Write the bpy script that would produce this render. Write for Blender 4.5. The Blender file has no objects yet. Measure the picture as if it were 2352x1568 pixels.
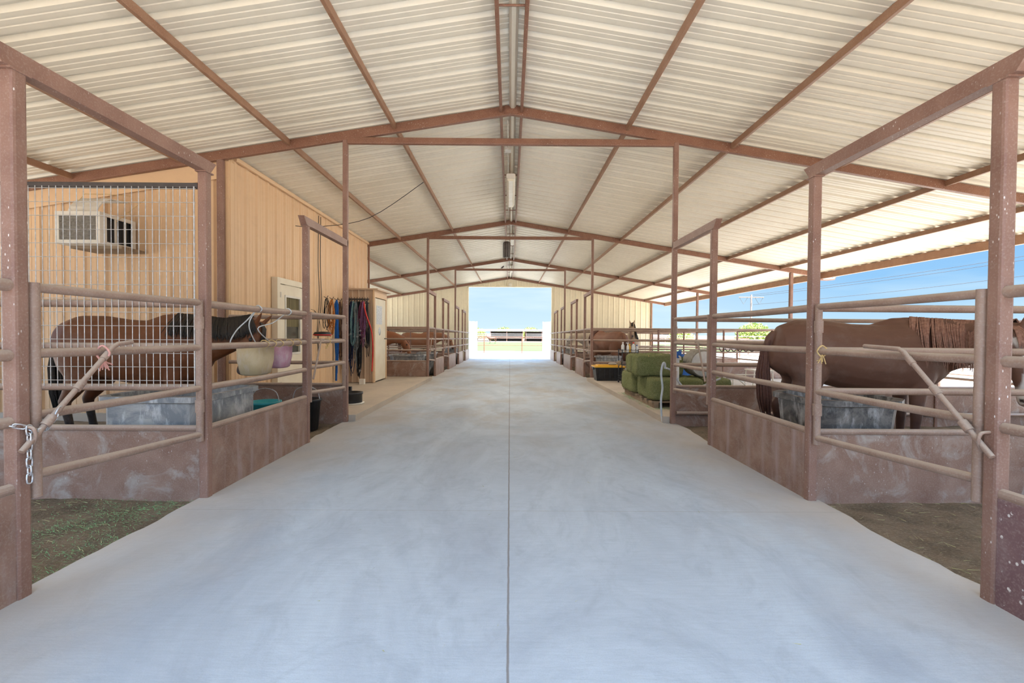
import bpy, math, random
from mathutils import Vector, Matrix
from mathutils import noise as mnoise
C = bpy.context.scene.collection
scene = bpy.context.scene
R = math.radians
random.seed(7)

# ------------------------------------------------------------------ camera, world, sun, exposure
FPX = 1073.0
cam = bpy.data.cameras.new('camera')
cam.sensor_width = 36.0
cam.lens = FPX / 2352.0 * 36.0
cam.clip_end = 600
cam.clip_start = 0.05
camo = bpy.data.objects.new('camera', cam)
C.objects.link(camo)
camo.matrix_world = (Matrix.Translation((0, 0, 1.4)) @ Matrix.Rotation(R(-0.267), 4, 'Z')
                     @ Matrix.Rotation(R(90 - 1.014), 4, 'X') @ Matrix.Rotation(R(0.37), 4, 'Z'))
scene.camera = camo

world = bpy.data.worlds.new('sky')
scene.world = world
world.use_nodes = True
wn, wl = world.node_tree.nodes, world.node_tree.links
wn.clear()
w_out = wn.new('ShaderNodeOutputWorld')
w_bg = wn.new('ShaderNodeBackground')
w_tc = wn.new('ShaderNodeTexCoord')
w_sep = wn.new('ShaderNodeSeparateXYZ')
wl.new(w_tc.outputs['Generated'], w_sep.inputs[0])
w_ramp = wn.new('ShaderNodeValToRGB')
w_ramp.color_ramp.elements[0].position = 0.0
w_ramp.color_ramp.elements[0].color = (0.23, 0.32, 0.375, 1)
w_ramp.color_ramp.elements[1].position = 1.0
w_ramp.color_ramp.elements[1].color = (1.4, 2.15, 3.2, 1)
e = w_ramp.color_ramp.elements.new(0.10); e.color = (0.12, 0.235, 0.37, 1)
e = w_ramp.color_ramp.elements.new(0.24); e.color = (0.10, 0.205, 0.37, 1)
e = w_ramp.color_ramp.elements.new(0.40); e.color = (1.1, 1.7, 2.6, 1)  # upper sky, out of view, brightened to light the barn interior
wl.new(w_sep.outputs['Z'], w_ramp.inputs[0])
w_map = wn.new('ShaderNodeMapping')
w_map.inputs['Scale'].default_value = (1.6, 1.6, 11.0)
wl.new(w_tc.outputs['Generated'], w_map.inputs[0])
w_no = wn.new('ShaderNodeTexNoise')
w_no.inputs['Scale'].default_value = 1.7
w_no.inputs['Detail'].default_value = 5
wl.new(w_map.outputs[0], w_no.inputs['Vector'])
w_cr = wn.new('ShaderNodeMapRange')
w_cr.inputs['From Min'].default_value = 0.44
w_cr.inputs['From Max'].default_value = 0.72
w_cr.inputs['To Max'].default_value = 0.60
wl.new(w_no.outputs['Fac'], w_cr.inputs['Value'])
w_az = wn.new('ShaderNodeMapRange')      # paler haze toward the far end of the barn
w_az.inputs['From Min'].default_value = 0.80; w_az.inputs['From Max'].default_value = 0.99
w_az.inputs['To Max'].default_value = 0.50
wl.new(w_sep.outputs['Y'], w_az.inputs['Value'])
w_mx = wn.new('ShaderNodeMath'); w_mx.operation = 'ADD'
wl.new(w_cr.outputs[0], w_mx.inputs[0]); wl.new(w_az.outputs[0], w_mx.inputs[1])
w_mix = wn.new('ShaderNodeMix'); w_mix.data_type = 'RGBA'
wl.new(w_mx.outputs[0], w_mix.inputs['Factor'])
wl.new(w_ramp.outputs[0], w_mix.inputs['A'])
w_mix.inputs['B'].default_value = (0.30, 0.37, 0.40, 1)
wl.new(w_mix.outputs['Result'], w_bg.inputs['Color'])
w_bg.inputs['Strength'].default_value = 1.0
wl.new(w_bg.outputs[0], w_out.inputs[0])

sun = bpy.data.lights.new('sun', 'SUN')
sun.energy = 14.0
sun.angle = R(0.6)
sun.color = (1.0, 0.96, 0.90)
suno = bpy.data.objects.new('sun', sun)
C.objects.link(suno)
suno.rotation_euler = Vector((0.30, -0.34, 0.89)).to_track_quat('Z', 'Y').to_euler()
suno.location = (10, -10, 30)

scene.view_settings.view_transform = 'Standard'
scene.view_settings.look = 'None'
scene.view_settings.gamma = 1
scene.view_settings.use_curve_mapping = False
scene.view_settings.exposure = 1.40

# ------------------------------------------------------------------ helpers
def tag(o, label, cat=None, group=None, kind=None):
    if label: o['label'] = label
    if cat: o['category'] = cat
    if group: o['group'] = group
    if kind: o['kind'] = kind
    return o

def empty(name, loc, label, cat, group=None, rz=0.0):
    o = bpy.data.objects.new(name, None)
    o.empty_display_size = 0.1
    o.location = loc
    o.rotation_euler = (0, 0, rz)
    C.objects.link(o)
    return tag(o, label, cat, group)

class MB:
    def __init__(s):
        s.v = []; s.f = []; s.sm = []
    def add(s, vs, fs, smooth=False):
        b = len(s.v)
        s.v += [Vector(p) for p in vs]
        s.f += [tuple(b + i for i in f) for f in fs]
        s.sm += [smooth] * len(fs)
        return s
    def box(s, a, b):
        (x0, y0, z0), (x1, y1, z1) = a, b
        vs = [(x0,y0,z0),(x1,y0,z0),(x1,y1,z0),(x0,y1,z0),(x0,y0,z1),(x1,y0,z1),(x1,y1,z1),(x0,y1,z1)]
        return s.add(vs, [(0,3,2,1),(4,5,6,7),(0,1,5,4),(1,2,6,5),(2,3,7,6),(3,0,4,7)])
    def sweep(s, path, sec, up=(0,0,1), caps=True, smooth=False, closed=False, scales=None):
        """sec: list of (a,b) section points; a along side, b along up"""
        path = [Vector(p) for p in path]
        n = len(path); m = len(sec)
        up = Vector(up)
        rings = []
        for i, p in enumerate(path):
            if closed:
                t = path[(i+1) % n] - path[i-1]
            else:
                t = path[min(i+1, n-1)] - path[max(i-1, 0)]
            t.normalize()
            side = t.cross(up)
            if side.length < 1e-3: side = t.cross(Vector((0, 1, 0.01)))
            side.normalize()
            u = side.cross(t).normalized()
            if not closed: up = u if smooth else up
            k = scales[i] if scales else 1.0
            rings.append([p + side * a * k + u * b * k for a, b in sec])
        vs = [q for r in rings for q in r]
        fs = []
        rng = n if closed else n - 1
        for i in range(rng):
            j = (i + 1) % n
            for k in range(m):
                l = (k + 1) % m
                fs.append((i*m+k, i*m+l, j*m+l, j*m+k))
        s.add(vs, fs, smooth)
        if caps and not closed:
            s.add(rings[0], [tuple(range(m))[::-1]])
            s.add(rings[-1], [tuple(range(m))])
        return s
    def tube(s, path, r, n=10, closed=False, scales=None, up=(0,0,1), caps=True):
        sec = [(r*math.cos(2*math.pi*k/n), r*math.sin(2*math.pi*k/n)) for k in range(n)]
        return s.sweep(path, sec, up, smooth=True, closed=closed, scales=scales, caps=caps)
    def cord(s, pts, r, n=6, closed=False, k=5):
        P_ = [Vector(p) for p in pts]; N = len(P_); out = []
        for i in range(N if closed else N-1):
            if closed: a, b_, c, d = P_[i-1], P_[i], P_[(i+1) % N], P_[(i+2) % N]
            else: a, b_, c, d = P_[max(i-1, 0)], P_[i], P_[i+1], P_[min(i+2, N-1)]
            for j in range(k):
                t = j/k
                out.append(0.5*((2*b_) + (c-a)*t + (2*a-5*b_+4*c-d)*t*t + (3*b_-a-3*c+d)*t**3))
        if not closed: out.append(P_[-1])
        return s.tube(out, r, n, closed=closed)
    def bar(s, p0, p1, w, h, up=(0,0,1), rad=None):
        rad = min(w, h) * 0.2 if rad is None else rad
        sec = []
        for sx, sy, a0 in ((1,1,0),(-1,1,90),(-1,-1,180),(1,-1,270)):
            for a in (0, 45, 90):
                sec.append((sx*(w/2-rad)+rad*math.cos(R(a0+a)), sy*(h/2-rad)+rad*math.sin(R(a0+a))))
        return s.sweep([p0, p1], sec, up)
    def loft(s, pts, rad, side=(0,1,0), n=14, smooth=True):
        pts = [Vector(p) for p in pts]
        rings = []
        N = len(pts)
        for i, p in enumerate(pts):
            t = (pts[min(i+1, N-1)] - pts[max(i-1, 0)]).normalized()
            u = Vector(side) - t * t.dot(Vector(side)); u.normalize()
            v = t.cross(u)
            a, b = rad[i] if isinstance(rad[i], tuple) else (rad[i], rad[i])
            rings.append([p + u*a*math.cos(2*math.pi*k/n) + v*b*math.sin(2*math.pi*k/n) for k in range(n)])
        vs = [q for r in rings for q in r]
        fs = [(i*n+k, i*n+(k+1)%n, (i+1)*n+(k+1)%n, (i+1)*n+k) for i in range(N-1) for k in range(n)]
        fs.append(tuple(range(n))[::-1]); fs.append(tuple((N-1)*n+k for k in range(n)))
        return s.add(vs, fs, smooth)
    def lathe(s, c, prof, n=24, axis='Z', smooth=True):
        vs = []
        for r, z in prof:
            for k in range(n):
                a = 2*math.pi*k/n
                q = (r*math.cos(a), r*math.sin(a), z)
                if axis == 'Y': q = (q[0], q[2], q[1])
                if axis == 'X': q = (q[2], q[0], q[1])
                vs.append(Vector(c) + Vector(q))
        fs = [(i*n+k, i*n+(k+1)%n, (i+1)*n+(k+1)%n, (i+1)*n+k) for i in range(len(prof)-1) for k in range(n)]
        fs.append(tuple(range(n))[::-1]); fs.append(tuple((len(prof)-1)*n+k for k in range(n)))
        return s.add(vs, fs, smooth)
    def sphere(s, c, r, n=10):
        return s.lathe(c, [(max(1e-4, r*math.sin(math.pi*i/n)), -r*math.cos(math.pi*i/n)) for i in range(n+1)], n=n+4)
    def build(s, name, mat, parent=None, label=None, cat=None, group=None, kind=None, origin=True):
        me = bpy.data.meshes.new(name)
        off = Vector((0, 0, 0))
        if parent is not None:
            off = Vector(parent.location)
            if parent.parent is not None: off = off + Vector(parent.parent.location)
        elif origin:
            xs = [v.x for v in s.v]; ys = [v.y for v in s.v]; zs = [v.z for v in s.v]
            off = Vector(((min(xs)+max(xs))/2, (min(ys)+max(ys))/2, min(zs)))
        me.from_pydata([v - off for v in s.v], [], s.f)
        me.polygons.foreach_set('use_smooth', s.sm)
        me.materials.append(mat)
        me.update()
        o = bpy.data.objects.new(name, me)
        C.objects.link(o)
        if parent is not None: o.parent = parent
        else: o.location = off
        return tag(o, label, cat, group, kind)

def copy_thing(o, parent=None):
    c = o.copy(); C.objects.link(c)
    if parent is not None:
        c.parent = parent; c.matrix_parent_inverse = Matrix()
    for ch in [k for k in bpy.data.objects if k.parent == o]:
        copy_thing(ch, c)
    return c

# ------------------------------------------------------------------ materials
def nmat(name, rough=0.6, metal=0.0, spec=0.4):
    m = bpy.data.materials.new(name); m.use_nodes = True
    nt = m.node_tree
    b = nt.nodes['Principled BSDF']
    b.inputs['Roughness'].default_value = rough
    b.inputs['Metallic'].default_value = metal
    b.inputs['Specular IOR Level'].default_value = spec
    return m, nt, b

def tex(nt, scale, detail=4, rough=0.55, vec='Object', sc=(1,1,1), kind='noise', dist=0.0):
    tc = nt.nodes.new('ShaderNodeTexCoord')
    if vec == 'World':
        g = nt.nodes.new('ShaderNodeNewGeometry'); src = g.outputs['Position']
    else: src = tc.outputs[vec]
    mp = nt.nodes.new('ShaderNodeMapping'); mp.inputs['Scale'].default_value = sc
    nt.links.new(src, mp.inputs[0])
    if kind == 'noise':
        n = nt.nodes.new('ShaderNodeTexNoise')
        n.inputs['Scale'].default_value = scale; n.inputs['Detail'].default_value = detail
        n.inputs['Roughness'].default_value = rough; n.inputs['Distortion'].default_value = dist
        o = n.outputs['Fac']
    else:
        n = nt.nodes.new('ShaderNodeTexVoronoi'); n.inputs['Scale'].default_value = scale
        o = n.outputs['Distance']
    nt.links.new(mp.outputs[0], n.inputs['Vector'])
    return o

def rng(nt, src, a, b, c=0.0, d=1.0):
    m = nt.nodes.new('ShaderNodeMapRange')
    m.inputs['From Min'].default_value = a; m.inputs['From Max'].default_value = b
    m.inputs['To Min'].default_value = c; m.inputs['To Max'].default_value = d
    nt.links.new(src, m.inputs['Value'])
    return m.outputs[0]

def mixc(nt, fac, a, b):
    m = nt.nodes.new('ShaderNodeMix'); m.data_type = 'RGBA'
    for k, v in (('A', a), ('B', b)):
        if isinstance(v, (tuple, list)): m.inputs[k].default_value = (*v, 1)
        else: nt.links.new(v, m.inputs[k])
    if isinstance(fac, (int, float)): m.inputs['Factor'].default_value = fac
    else: nt.links.new(fac, m.inputs['Factor'])
    return m.outputs['Result']

def math2(nt, op, a, b):
    m = nt.nodes.new('ShaderNodeMath'); m.operation = op
    for i, v in ((0, a), (1, b)):
        if isinstance(v, (int, float)): m.inputs[i].default_value = v
        else: nt.links.new(v, m.inputs[i])
    return m.outputs[0]

def bump(nt, b, src, strength, dist=0.01):
    bp = nt.nodes.new('ShaderNodeBump')
    bp.inputs['Strength'].default_value = strength; bp.inputs['Distance'].default_value = dist
    nt.links.new(src, bp.inputs['Height']); nt.links.new(bp.outputs[0], b.inputs['Normal'])

def simple(name, c1, c2=None, scale=6, rough=0.6, metal=0.0, spec=0.4, bmp=0.0, bscale=60, sc=(1,1,1), vec='World'):
    m, nt, b = nmat(name, rough, metal, spec)
    c2 = c2 or tuple(x * 0.85 for x in c1)
    f = rng(nt, tex(nt, scale, sc=sc, vec=vec), 0.35, 0.65)
    nt.links.new(mixc(nt, f, c1, c2), b.inputs['Base Color'])
    if bmp: bump(nt, b, tex(nt, bscale, vec=vec), bmp)
    return m

def dusty(name, c1, c2, dust, splat=0.0, big=False, dustamt=0.7, scuff=0.0, streak=0.0, rough=0.5):
    m, nt, b = nmat(name, rough, 0.0, 0.5)
    f = rng(nt, tex(nt, 5, 5, vec='World'), 0.32, 0.68)
    col = mixc(nt, f, c1, c2)
    f2 = rng(nt, tex(nt, 90, 3, vec='World'), 0.50, 0.72, 0, 0.35)
    col = mixc(nt, f2, col, dust)
    if scuff:
        g = rng(nt, tex(nt, 2.6, 8, 0.7, vec='World', dist=1.4), 0.50, 0.68, 0, scuff)
        col = mixc(nt, g, col, (0.46, 0.41, 0.36))
    if streak:
        g = rng(nt, tex(nt, 9, 5, vec='World', sc=(1, 1, 0.12)), 0.48, 0.70, 0, streak)
        col = mixc(nt, g, col, (0.40, 0.30, 0.28))
    if splat:
        v = tex(nt, 30 if big else 42, vec='World', kind='vor', sc=(1, 1, 0.8 if big else 0.45))
        n = rng(nt, tex(nt, 3.1, 3, vec='World'), 0.50, 0.60) if not big else rng(nt, tex(nt, 14, 2, vec='World'), 0.46, 0.52)
        s_ = math2(nt, 'MULTIPLY', rng(nt, v, 0.24 if big else 0.16, 0.20 if big else 0.10), n)
        col = mixc(nt, math2(nt, 'MULTIPLY', s_, splat), col, (0.72, 0.66, 0.6))
    g = nt.nodes.new('ShaderNodeNewGeometry')
    sp = nt.nodes.new('ShaderNodeSeparateXYZ'); nt.links.new(g.outputs['Normal'], sp.inputs[0])
    d = rng(nt, sp.outputs['Z'], 0.15, 0.85, 0, dustamt)
    col = mixc(nt, d, col, dust)
    nt.links.new(col, b.inputs['Base Color'])
    bump(nt, b, tex(nt, 120, 3, vec='World'), 0.12, 0.004)
    return m

M = {}
M['post'] = dusty('painted_post_steel', (0.215, 0.108, 0.076), (0.29, 0.160, 0.115), (0.42, 0.32, 0.25), splat=0.9, dustamt=0.5)
M['rail'] = dusty('dusty_pipe', (0.27, 0.165, 0.120), (0.37, 0.250, 0.19), (0.50, 0.42, 0.34), dustamt=0.75)
M['plate'] = dusty('kick_plate_steel', (0.215, 0.112, 0.076), (0.32, 0.195, 0.142), (0.44, 0.36, 0.285), splat=0.5, scuff=0.75, dustamt=0.8)
M['plate2'] = dusty('streaked_kick_plate', (0.21, 0.110, 0.075), (0.32, 0.19, 0.138), (0.44, 0.36, 0.285), scuff=0.3, streak=0.7, dustamt=0.8)
M['splash'] = dusty('splashed_kick_plate', (0.17, 0.085, 0.085), (0.22, 0.12, 0.11), (0.42, 0.33, 0.29), splat=1.0, big=True, scuff=0.35, dustamt=0.8)
M['beam'] = dusty('roof_beam_steel', (0.205, 0.088, 0.052), (0.265, 0.122, 0.074), (0.5, 0.36, 0.25), splat=0.8, dustamt=0.3)
M['purlin'] = dusty('rusty_purlin', (0.27, 0.132, 0.072), (0.34, 0.185, 0.108), (0.5, 0.36, 0.25), dustamt=0.3)
M['wire'] = simple('galvanised_wire', (0.62, 0.63, 0.64), (0.45, 0.42, 0.40), 30, 0.35, 0.5)
M['darkrust'] = simple('dark_rust', (0.10, 0.04, 0.022), (0.14, 0.06, 0.035), 8, 0.7)
M['chain'] = simple('bright_chain', (0.72, 0.72, 0.74), (0.5, 0.48, 0.48), 40, 0.3, 0.75)

def sheet_mat(name, c1, c2, dirt=0.25):
    m, nt, b = nmat(name, 0.42, 0.0, 0.5)
    f = rng(nt, tex(nt, 0.9, 4, vec='World'), 0.3, 0.7)
    col = mixc(nt, f, c1, c2)
    g = rng(nt, tex(nt, 7, 5, vec='World', sc=(1, 0.5, 1)), 0.52, 0.78, 0, dirt)
    col = mixc(nt, g, col, tuple(x*0.75 for x in c2))
    nt.links.new(col, b.inputs['Base Color'])
    return m
M['ceiling'] = sheet_mat('cream_roof_sheet', (0.84, 0.78, 0.645), (0.77, 0.705, 0.57))
M['tan'] = sheet_mat('tan_wall_sheet', (0.78, 0.535, 0.315), (0.73, 0.49, 0.29))
M['shed'] = sheet_mat('shed_wall_sheet', (0.60, 0.43, 0.29), (0.54, 0.38, 0.26))
M['endwall'] = sheet_mat('cream_end_wall', (0.86, 0.77, 0.56), (0.80, 0.70, 0.50))
M['white'] = simple('off_white_paint', (0.80, 0.76, 0.68), (0.72, 0.67, 0.58), 5, 0.5)
M['doorcream'] = simple('cream_door_paint', (0.84, 0.76, 0.60), (0.78, 0.69, 0.53), 3, 0.45)
M['galv'] = simple('conduit', (0.66, 0.62, 0.55), (0.5, 0.45, 0.38), 12, 0.4, 0.3)

def concrete(name, base, base2, seams=True):
    m, nt, b = nmat(name, 0.72, 0.0, 0.35)
    f = rng(nt, tex(nt, 0.75, 8, 0.68, vec='World', sc=(1, 0.5, 1), dist=1.2), 0.38, 0.64)
    col = mixc(nt, f, base, base2)
    br = rng(nt, tex(nt, 26, 3, vec='World', sc=(0.25, 2.4, 1)), 0.40, 0.75, 0, 0.22)
    col = mixc(nt, br, col, tuple(x*0.72 for x in base2))
    mo = rng(nt, tex(nt, 2.3, 8, 0.72, vec='World', sc=(1, 0.6, 1), dist=2.0), 0.50, 0.70, 0, 0.38)
    col = mixc(nt, mo, col, tuple(x*0.74 for x in base2))
    fi = rng(nt, tex(nt, 160, 2, vec='World'), 0.45, 0.75, 0, 0.22)
    col = mixc(nt, fi, col, tuple(x*0.7 for x in base2))
    g = nt.nodes.new('ShaderNodeNewGeometry')
    sp = nt.nodes.new('ShaderNodeSeparateXYZ'); nt.links.new(g.outputs['Position'], sp.inputs[0])
    X, Y = sp.outputs['X'], sp.outputs['Y']
    ax = math2(nt, 'ABSOLUTE', X, 0)
    # dust tracked from the stalls lies along both slab edges
    ed = rng(nt, math2(nt, 'ADD', ax, math2(nt, 'MULTIPLY', tex(nt, 1.2, 5, vec='World'), 1.4)), 2.3, 3.5, 0, 0.75)
    col = mixc(nt, ed, col, (0.50, 0.42, 0.33))
    # manure-brown stains in the middle distance
    st = math2(nt, 'MULTIPLY', rng(nt, tex(nt, 0.8, 6, 0.65, vec='World', sc=(1, 0.6, 1)), 0.47, 0.66), rng(nt, Y, 4.5, 8.0, 0, 0.7))
    col = mixc(nt, st, col, (0.36, 0.31, 0.26))
    if seams:
        wob = math2(nt, 'MULTIPLY', math2(nt, 'SUBTRACT', tex(nt, 9, 3, vec='World'), 0.5), 0.008)
        sx = rng(nt, math2(nt, 'ABSOLUTE', math2(nt, 'ADD', X, wob), 0), 0.0075, 0.004)
        col = mixc(nt, math2(nt, 'MULTIPLY', sx, 0.75), col, (0.17, 0.14, 0.12))
        my = math2(nt, 'ABSOLUTE', math2(nt, 'SUBTRACT', math2(nt, 'MODULO', math2(nt, 'ADD', Y, 62.0 - 3.66 + 1.55), 3.10), 1.55), 0)
        sy = rng(nt, math2(nt, 'ADD', my, wob), 0.0055, 0.002)
        col = mixc(nt, math2(nt, 'MULTIPLY', sy, 0.5), col, (0.30, 0.27, 0.25))
    nt.links.new(col, b.inputs['Base Color'])
    bump(nt, b, tex(nt, 70, 4, vec='World', sc=(0.5, 1.5, 1)), 0.18, 0.004)
    return m
M['concrete'] = concrete('brushed_concrete', (0.49, 0.555, 0.62), (0.37, 0.415, 0.475))
M['concrete2'] = concrete('pad_concrete', (0.58, 0.51, 0.43), (0.50, 0.43, 0.36), False)

def dirtmat(name, a, b_, c, bs=1.0, sc=3):
    m, nt, b = nmat(name, 0.95, 0.0, 0.1)
    f = rng(nt, tex(nt, sc, 7, 0.65, vec='World'), 0.35, 0.65)
    col = mixc(nt, f, a, b_)
    g = rng(nt, tex(nt, 55, 4, 0.7, vec='World'), 0.5, 0.72, 0, 0.8)
    col = mixc(nt, g, col, c)
    nt.links.new(col, b.inputs['Base Color'])
    bump(nt, b, tex(nt, 28, 6, 0.7, vec='World'), bs, 0.03)
    return m
M['dirt'] = dirtmat('stall_dirt', (0.30, 0.225, 0.155), (0.16, 0.122, 0.082), (0.40, 0.33, 0.23))
M['gravel'] = dirtmat('pale_gravel', (0.42, 0.38, 0.33), (0.36, 0.325, 0.28), (0.48, 0.44, 0.39), 0.5, 0.7)
M['field'] = dirtmat('pasture', (0.066, 0.098, 0.036), (0.055, 0.08, 0.03), (0.08, 0.11, 0.045), 0.3, 0.3)
M['desert'] = dirtmat('dry_ground', (0.20, 0.15, 0.11), (0.16, 0.12, 0.085), (0.24, 0.19, 0.14), 0.3, 0.5)

def blotch(name, dark, mid, pale, lo=0.42, hi=0.62, sc=3.0, rough=0.5):
    m, nt, b = nmat(name, rough, 0.0, 0.4)
    f = rng(nt, tex(nt, sc, 7, 0.7, vec='World', dist=1.0), lo, hi)
    col = mixc(nt, f, dark, mid)
    g = rng(nt, tex(nt, 11, 6, 0.7, vec='World', sc=(1, 1, 0.35)), 0.50, 0.68, 0, 0.85)
    col = mixc(nt, g, col, pale)
    nt.links.new(col, b.inputs['Base Color'])
    bump(nt, b, tex(nt, 20, 4, vec='World'), 0.2, 0.01)
    return m
M['trough'] = blotch('scuffed_black_poly', (0.055, 0.055, 0.055), (0.22, 0.20, 0.18), (0.45, 0.44, 0.43))
M['trough2'] = blotch('pale_scuffed_poly', (0.19, 0.20, 0.21), (0.40, 0.385, 0.36), (0.62, 0.62, 0.62))
M['tantub'] = blotch('dusty_tan_tub', (0.50, 0.40, 0.24), (0.58, 0.48, 0.32), (0.56, 0.50, 0.44))
M['pinktub'] = blotch('faded_pink_tub', (0.50, 0.25, 0.33), (0.55, 0.38, 0.44), (0.60, 0.48, 0.50))
M['black'] = simple('black_plastic', (0.018, 0.018, 0.02), (0.03, 0.03, 0.033), 8, 0.4)
M['dark'] = simple('dark_iron', (0.05, 0.042, 0.04), (0.08, 0.065, 0.06), 8, 0.5)
M['yellow'] = simple('yellow_lid', (0.85, 0.48, 0.04), (0.78, 0.42, 0.05), 8, 0.4)
M['glass'] = simple('dark_door_glass', (0.11, 0.10, 0.075), (0.06, 0.058, 0.05), 2.5, 0.08)
M['blind'] = simple('olive_curtain', (0.22, 0.18, 0.08), (0.10, 0.08, 0.035), 14, 0.7, sc=(1, 3, 0.05))
M['screen'] = simple('grey_louvre', (0.34, 0.31, 0.27), (0.22, 0.20, 0.17), 30, 0.6)
M['hose'] = simple('pale_hose', (0.62, 0.66, 0.68), (0.52, 0.54, 0.55), 10, 0.4)
M['rope'] = simple('twine_yellow', (0.72, 0.52, 0.22), (0.6, 0.42, 0.2), 30, 0.8)
M['pinkrope'] = simple('twine_pink', (0.72, 0.36, 0.30), (0.6, 0.3, 0.25), 30, 0.8)
M['wood'] = simple('weathered_wood', (0.36, 0.27, 0.18), (0.24, 0.17, 0.11), 6, 0.8, sc=(1, 8, 1))
M['blue'] = simple('blue_plastic', (0.03, 0.16, 0.55), (0.03, 0.12, 0.45), 8, 0.4)
M['teal'] = simple('teal_plastic', (0.05, 0.42, 0.44), (0.04, 0.34, 0.36), 8, 0.4)
M['bottle'] = simple('white_bottle', (0.78, 0.78, 0.76), (0.66, 0.66, 0.66), 10, 0.35)
M['red'] = simple('red_plastic', (0.70, 0.04, 0.03), (0.6, 0.03, 0.03), 10, 0.45)
M['shade'] = simple('shelter_roof', (0.62, 0.64, 0.66), (0.5, 0.52, 0.55), 1, 0.5)
M['leaf'] = simple('bush_leaf', (0.18, 0.26, 0.05), (0.34, 0.38, 0.08), 3, 0.7)
M['bark'] = simple('bare_branch', (0.30, 0.24, 0.21), (0.22, 0.17, 0.14), 6, 0.8)
M['lens'] = simple('lamp_lens', (0.86, 0.80, 0.66), (0.78, 0.7, 0.55), 6, 0.3)
M['paper'] = simple('printed_paper', (0.80, 0.82, 0.84), (0.45, 0.47, 0.50), 26, 0.6)
M['straw'] = simple('loose_straw', (0.50, 0.46, 0.24), (0.34, 0.36, 0.15), 20, 0.8)
M['greenhay'] = simple('loose_green_hay', (0.16, 0.40, 0.17), (0.26, 0.40, 0.18), 14, 0.8)

def haymat():
    m, nt, b = nmat('green_hay', 0.9, 0.0, 0.1)
    f = rng(nt, tex(nt, 3, 5, vec='World'), 0.35, 0.65)
    col = mixc(nt, f, (0.37, 0.41, 0.18), (0.48, 0.48, 0.25))
    w = rng(nt, tex(nt, 45, 5, 0.8, vec='World', dist=2.5), 0.40, 0.62)
    col = mixc(nt, w, col, (0.15, 0.18, 0.06))
    w2 = rng(nt, tex(nt, 70, 4, 0.8, vec='World', dist=2.0), 0.56, 0.70, 0, 0.8)
    col = mixc(nt, w2, col, (0.66, 0.62, 0.36))
    nt.links.new(col, b.inputs['Base Color'])
    bump(nt, b, tex(nt, 50, 5, 0.8, vec='World', dist=2.5), 0.9, 0.03)
    return m
M['hay'] = haymat()

def attrmat(name, rough=0.55):
    m, nt, b = nmat(name, rough, 0.0, 0.35)
    a = nt.nodes.new('ShaderNodeAttribute'); a.attribute_name = 'Col'
    f = rng(nt, tex(nt, 30, 5, 0.7, vec='Object', sc=(0.4, 1, 1)), 0.3, 0.7, 0, 0.35)
    n = nt.nodes.new('ShaderNodeMix'); n.data_type = 'RGBA'; n.blend_type = 'MULTIPLY'
    nt.links.new(f, n.inputs['Factor']); nt.links.new(a.outputs['Color'], n.inputs['A'])
    n.inputs['B'].default_value = (0.72, 0.68, 0.66, 1)
    g = rng(nt, tex(nt, 3.0, 6, 0.7, vec='Object'), 0.50, 0.75, 0, 0.30)
    c2 = mixc(nt, g, n.outputs['Result'], (0.34, 0.26, 0.21))
    nt.links.new(c2, b.inputs['Base Color'])
    bump(nt, b, tex(nt, 160, 3, vec='Object', sc=(0.3, 1, 1)), 0.15, 0.004)
    return m
M['coat'] = attrmat('horse_coat')
def hair(n, a, b_): return simple(n, a, b_, 40, 0.6)
M['blackhair'] = hair('black_hair', (0.02, 0.016, 0.014), (0.035, 0.026, 0.02))
M['flaxhair'] = hair('reddish_hair', (0.40, 0.22, 0.16), (0.24, 0.115, 0.08))
M['redhair'] = hair('dark_red_hair', (0.13, 0.055, 0.035), (0.09, 0.035, 0.025))
M['palehair'] = hair('pale_hair', (0.62, 0.52, 0.40), (0.5, 0.4, 0.3))

# ------------------------------------------------------------------ dimensions
B = 7.315                      # bay length along the aisle
AX = 2.53                      # aisle face of the posts
PW = 0.0765                    # post width
SL = 0.163                     # roof slope
def H(x): return 4.93 - SL * abs(x)
def g(y): return 0.0 if y < B else -0.01 * (min(y, 4*B) - B)
ZE = 4 * B
P = [-0.6, 2.44, 3.95, 5.90, B]
KP, R1, R2, R3 = 0.58, 0.925, 1.27, 1.63

# ------------------------------------------------------------------ ground and floors
def strip(xa, xb, ys, zf, nx=2, jag=0.0, thick=None, both=True):
    mb = MB()
    vs = []; fs = []
    for j, y in enumerate(ys):
        ea = mnoise.noise(Vector((y*2.1, 3.3, 0)))*jag + mnoise.noise(Vector((y*7.0, 1.3, 0)))*jag*0.5
        eb = mnoise.noise(Vector((y*2.1, 9.3, 0)))*jag + mnoise.noise(Vector((y*7.0, 5.3, 0)))*jag*0.5
        for i in range(nx+1):
            x = xa + ea + (xb + eb - xa - ea) * i / nx
            vs.append((x, y, zf(x, y)))
    n = nx + 1
    for j in range(len(ys)-1):
        for i in range(nx):
            fs.append((j*n+i, j*n+i+1, (j+1)*n+i+1, (j+1)*n+i))
    k = len(vs)
    if thick:
        vs += [(x, y, z - thick) for x, y, z in vs]
        for j in range(len(ys)-1):
            fs.append((j*n, (j+1)*n, k+(j+1)*n, k+j*n))
            fs.append((j*n+nx, k+j*n+nx, k+(j+1)*n+nx, (j+1)*n+nx))
        for i in range(nx):
            fs.append((i, k+i, k+i+1, i+1))
            a = (len(ys)-1)*n
            fs.append((a+i, a+i+1, k+a+i+1, k+a+i))
    return mb.add(vs, fs)

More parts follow.
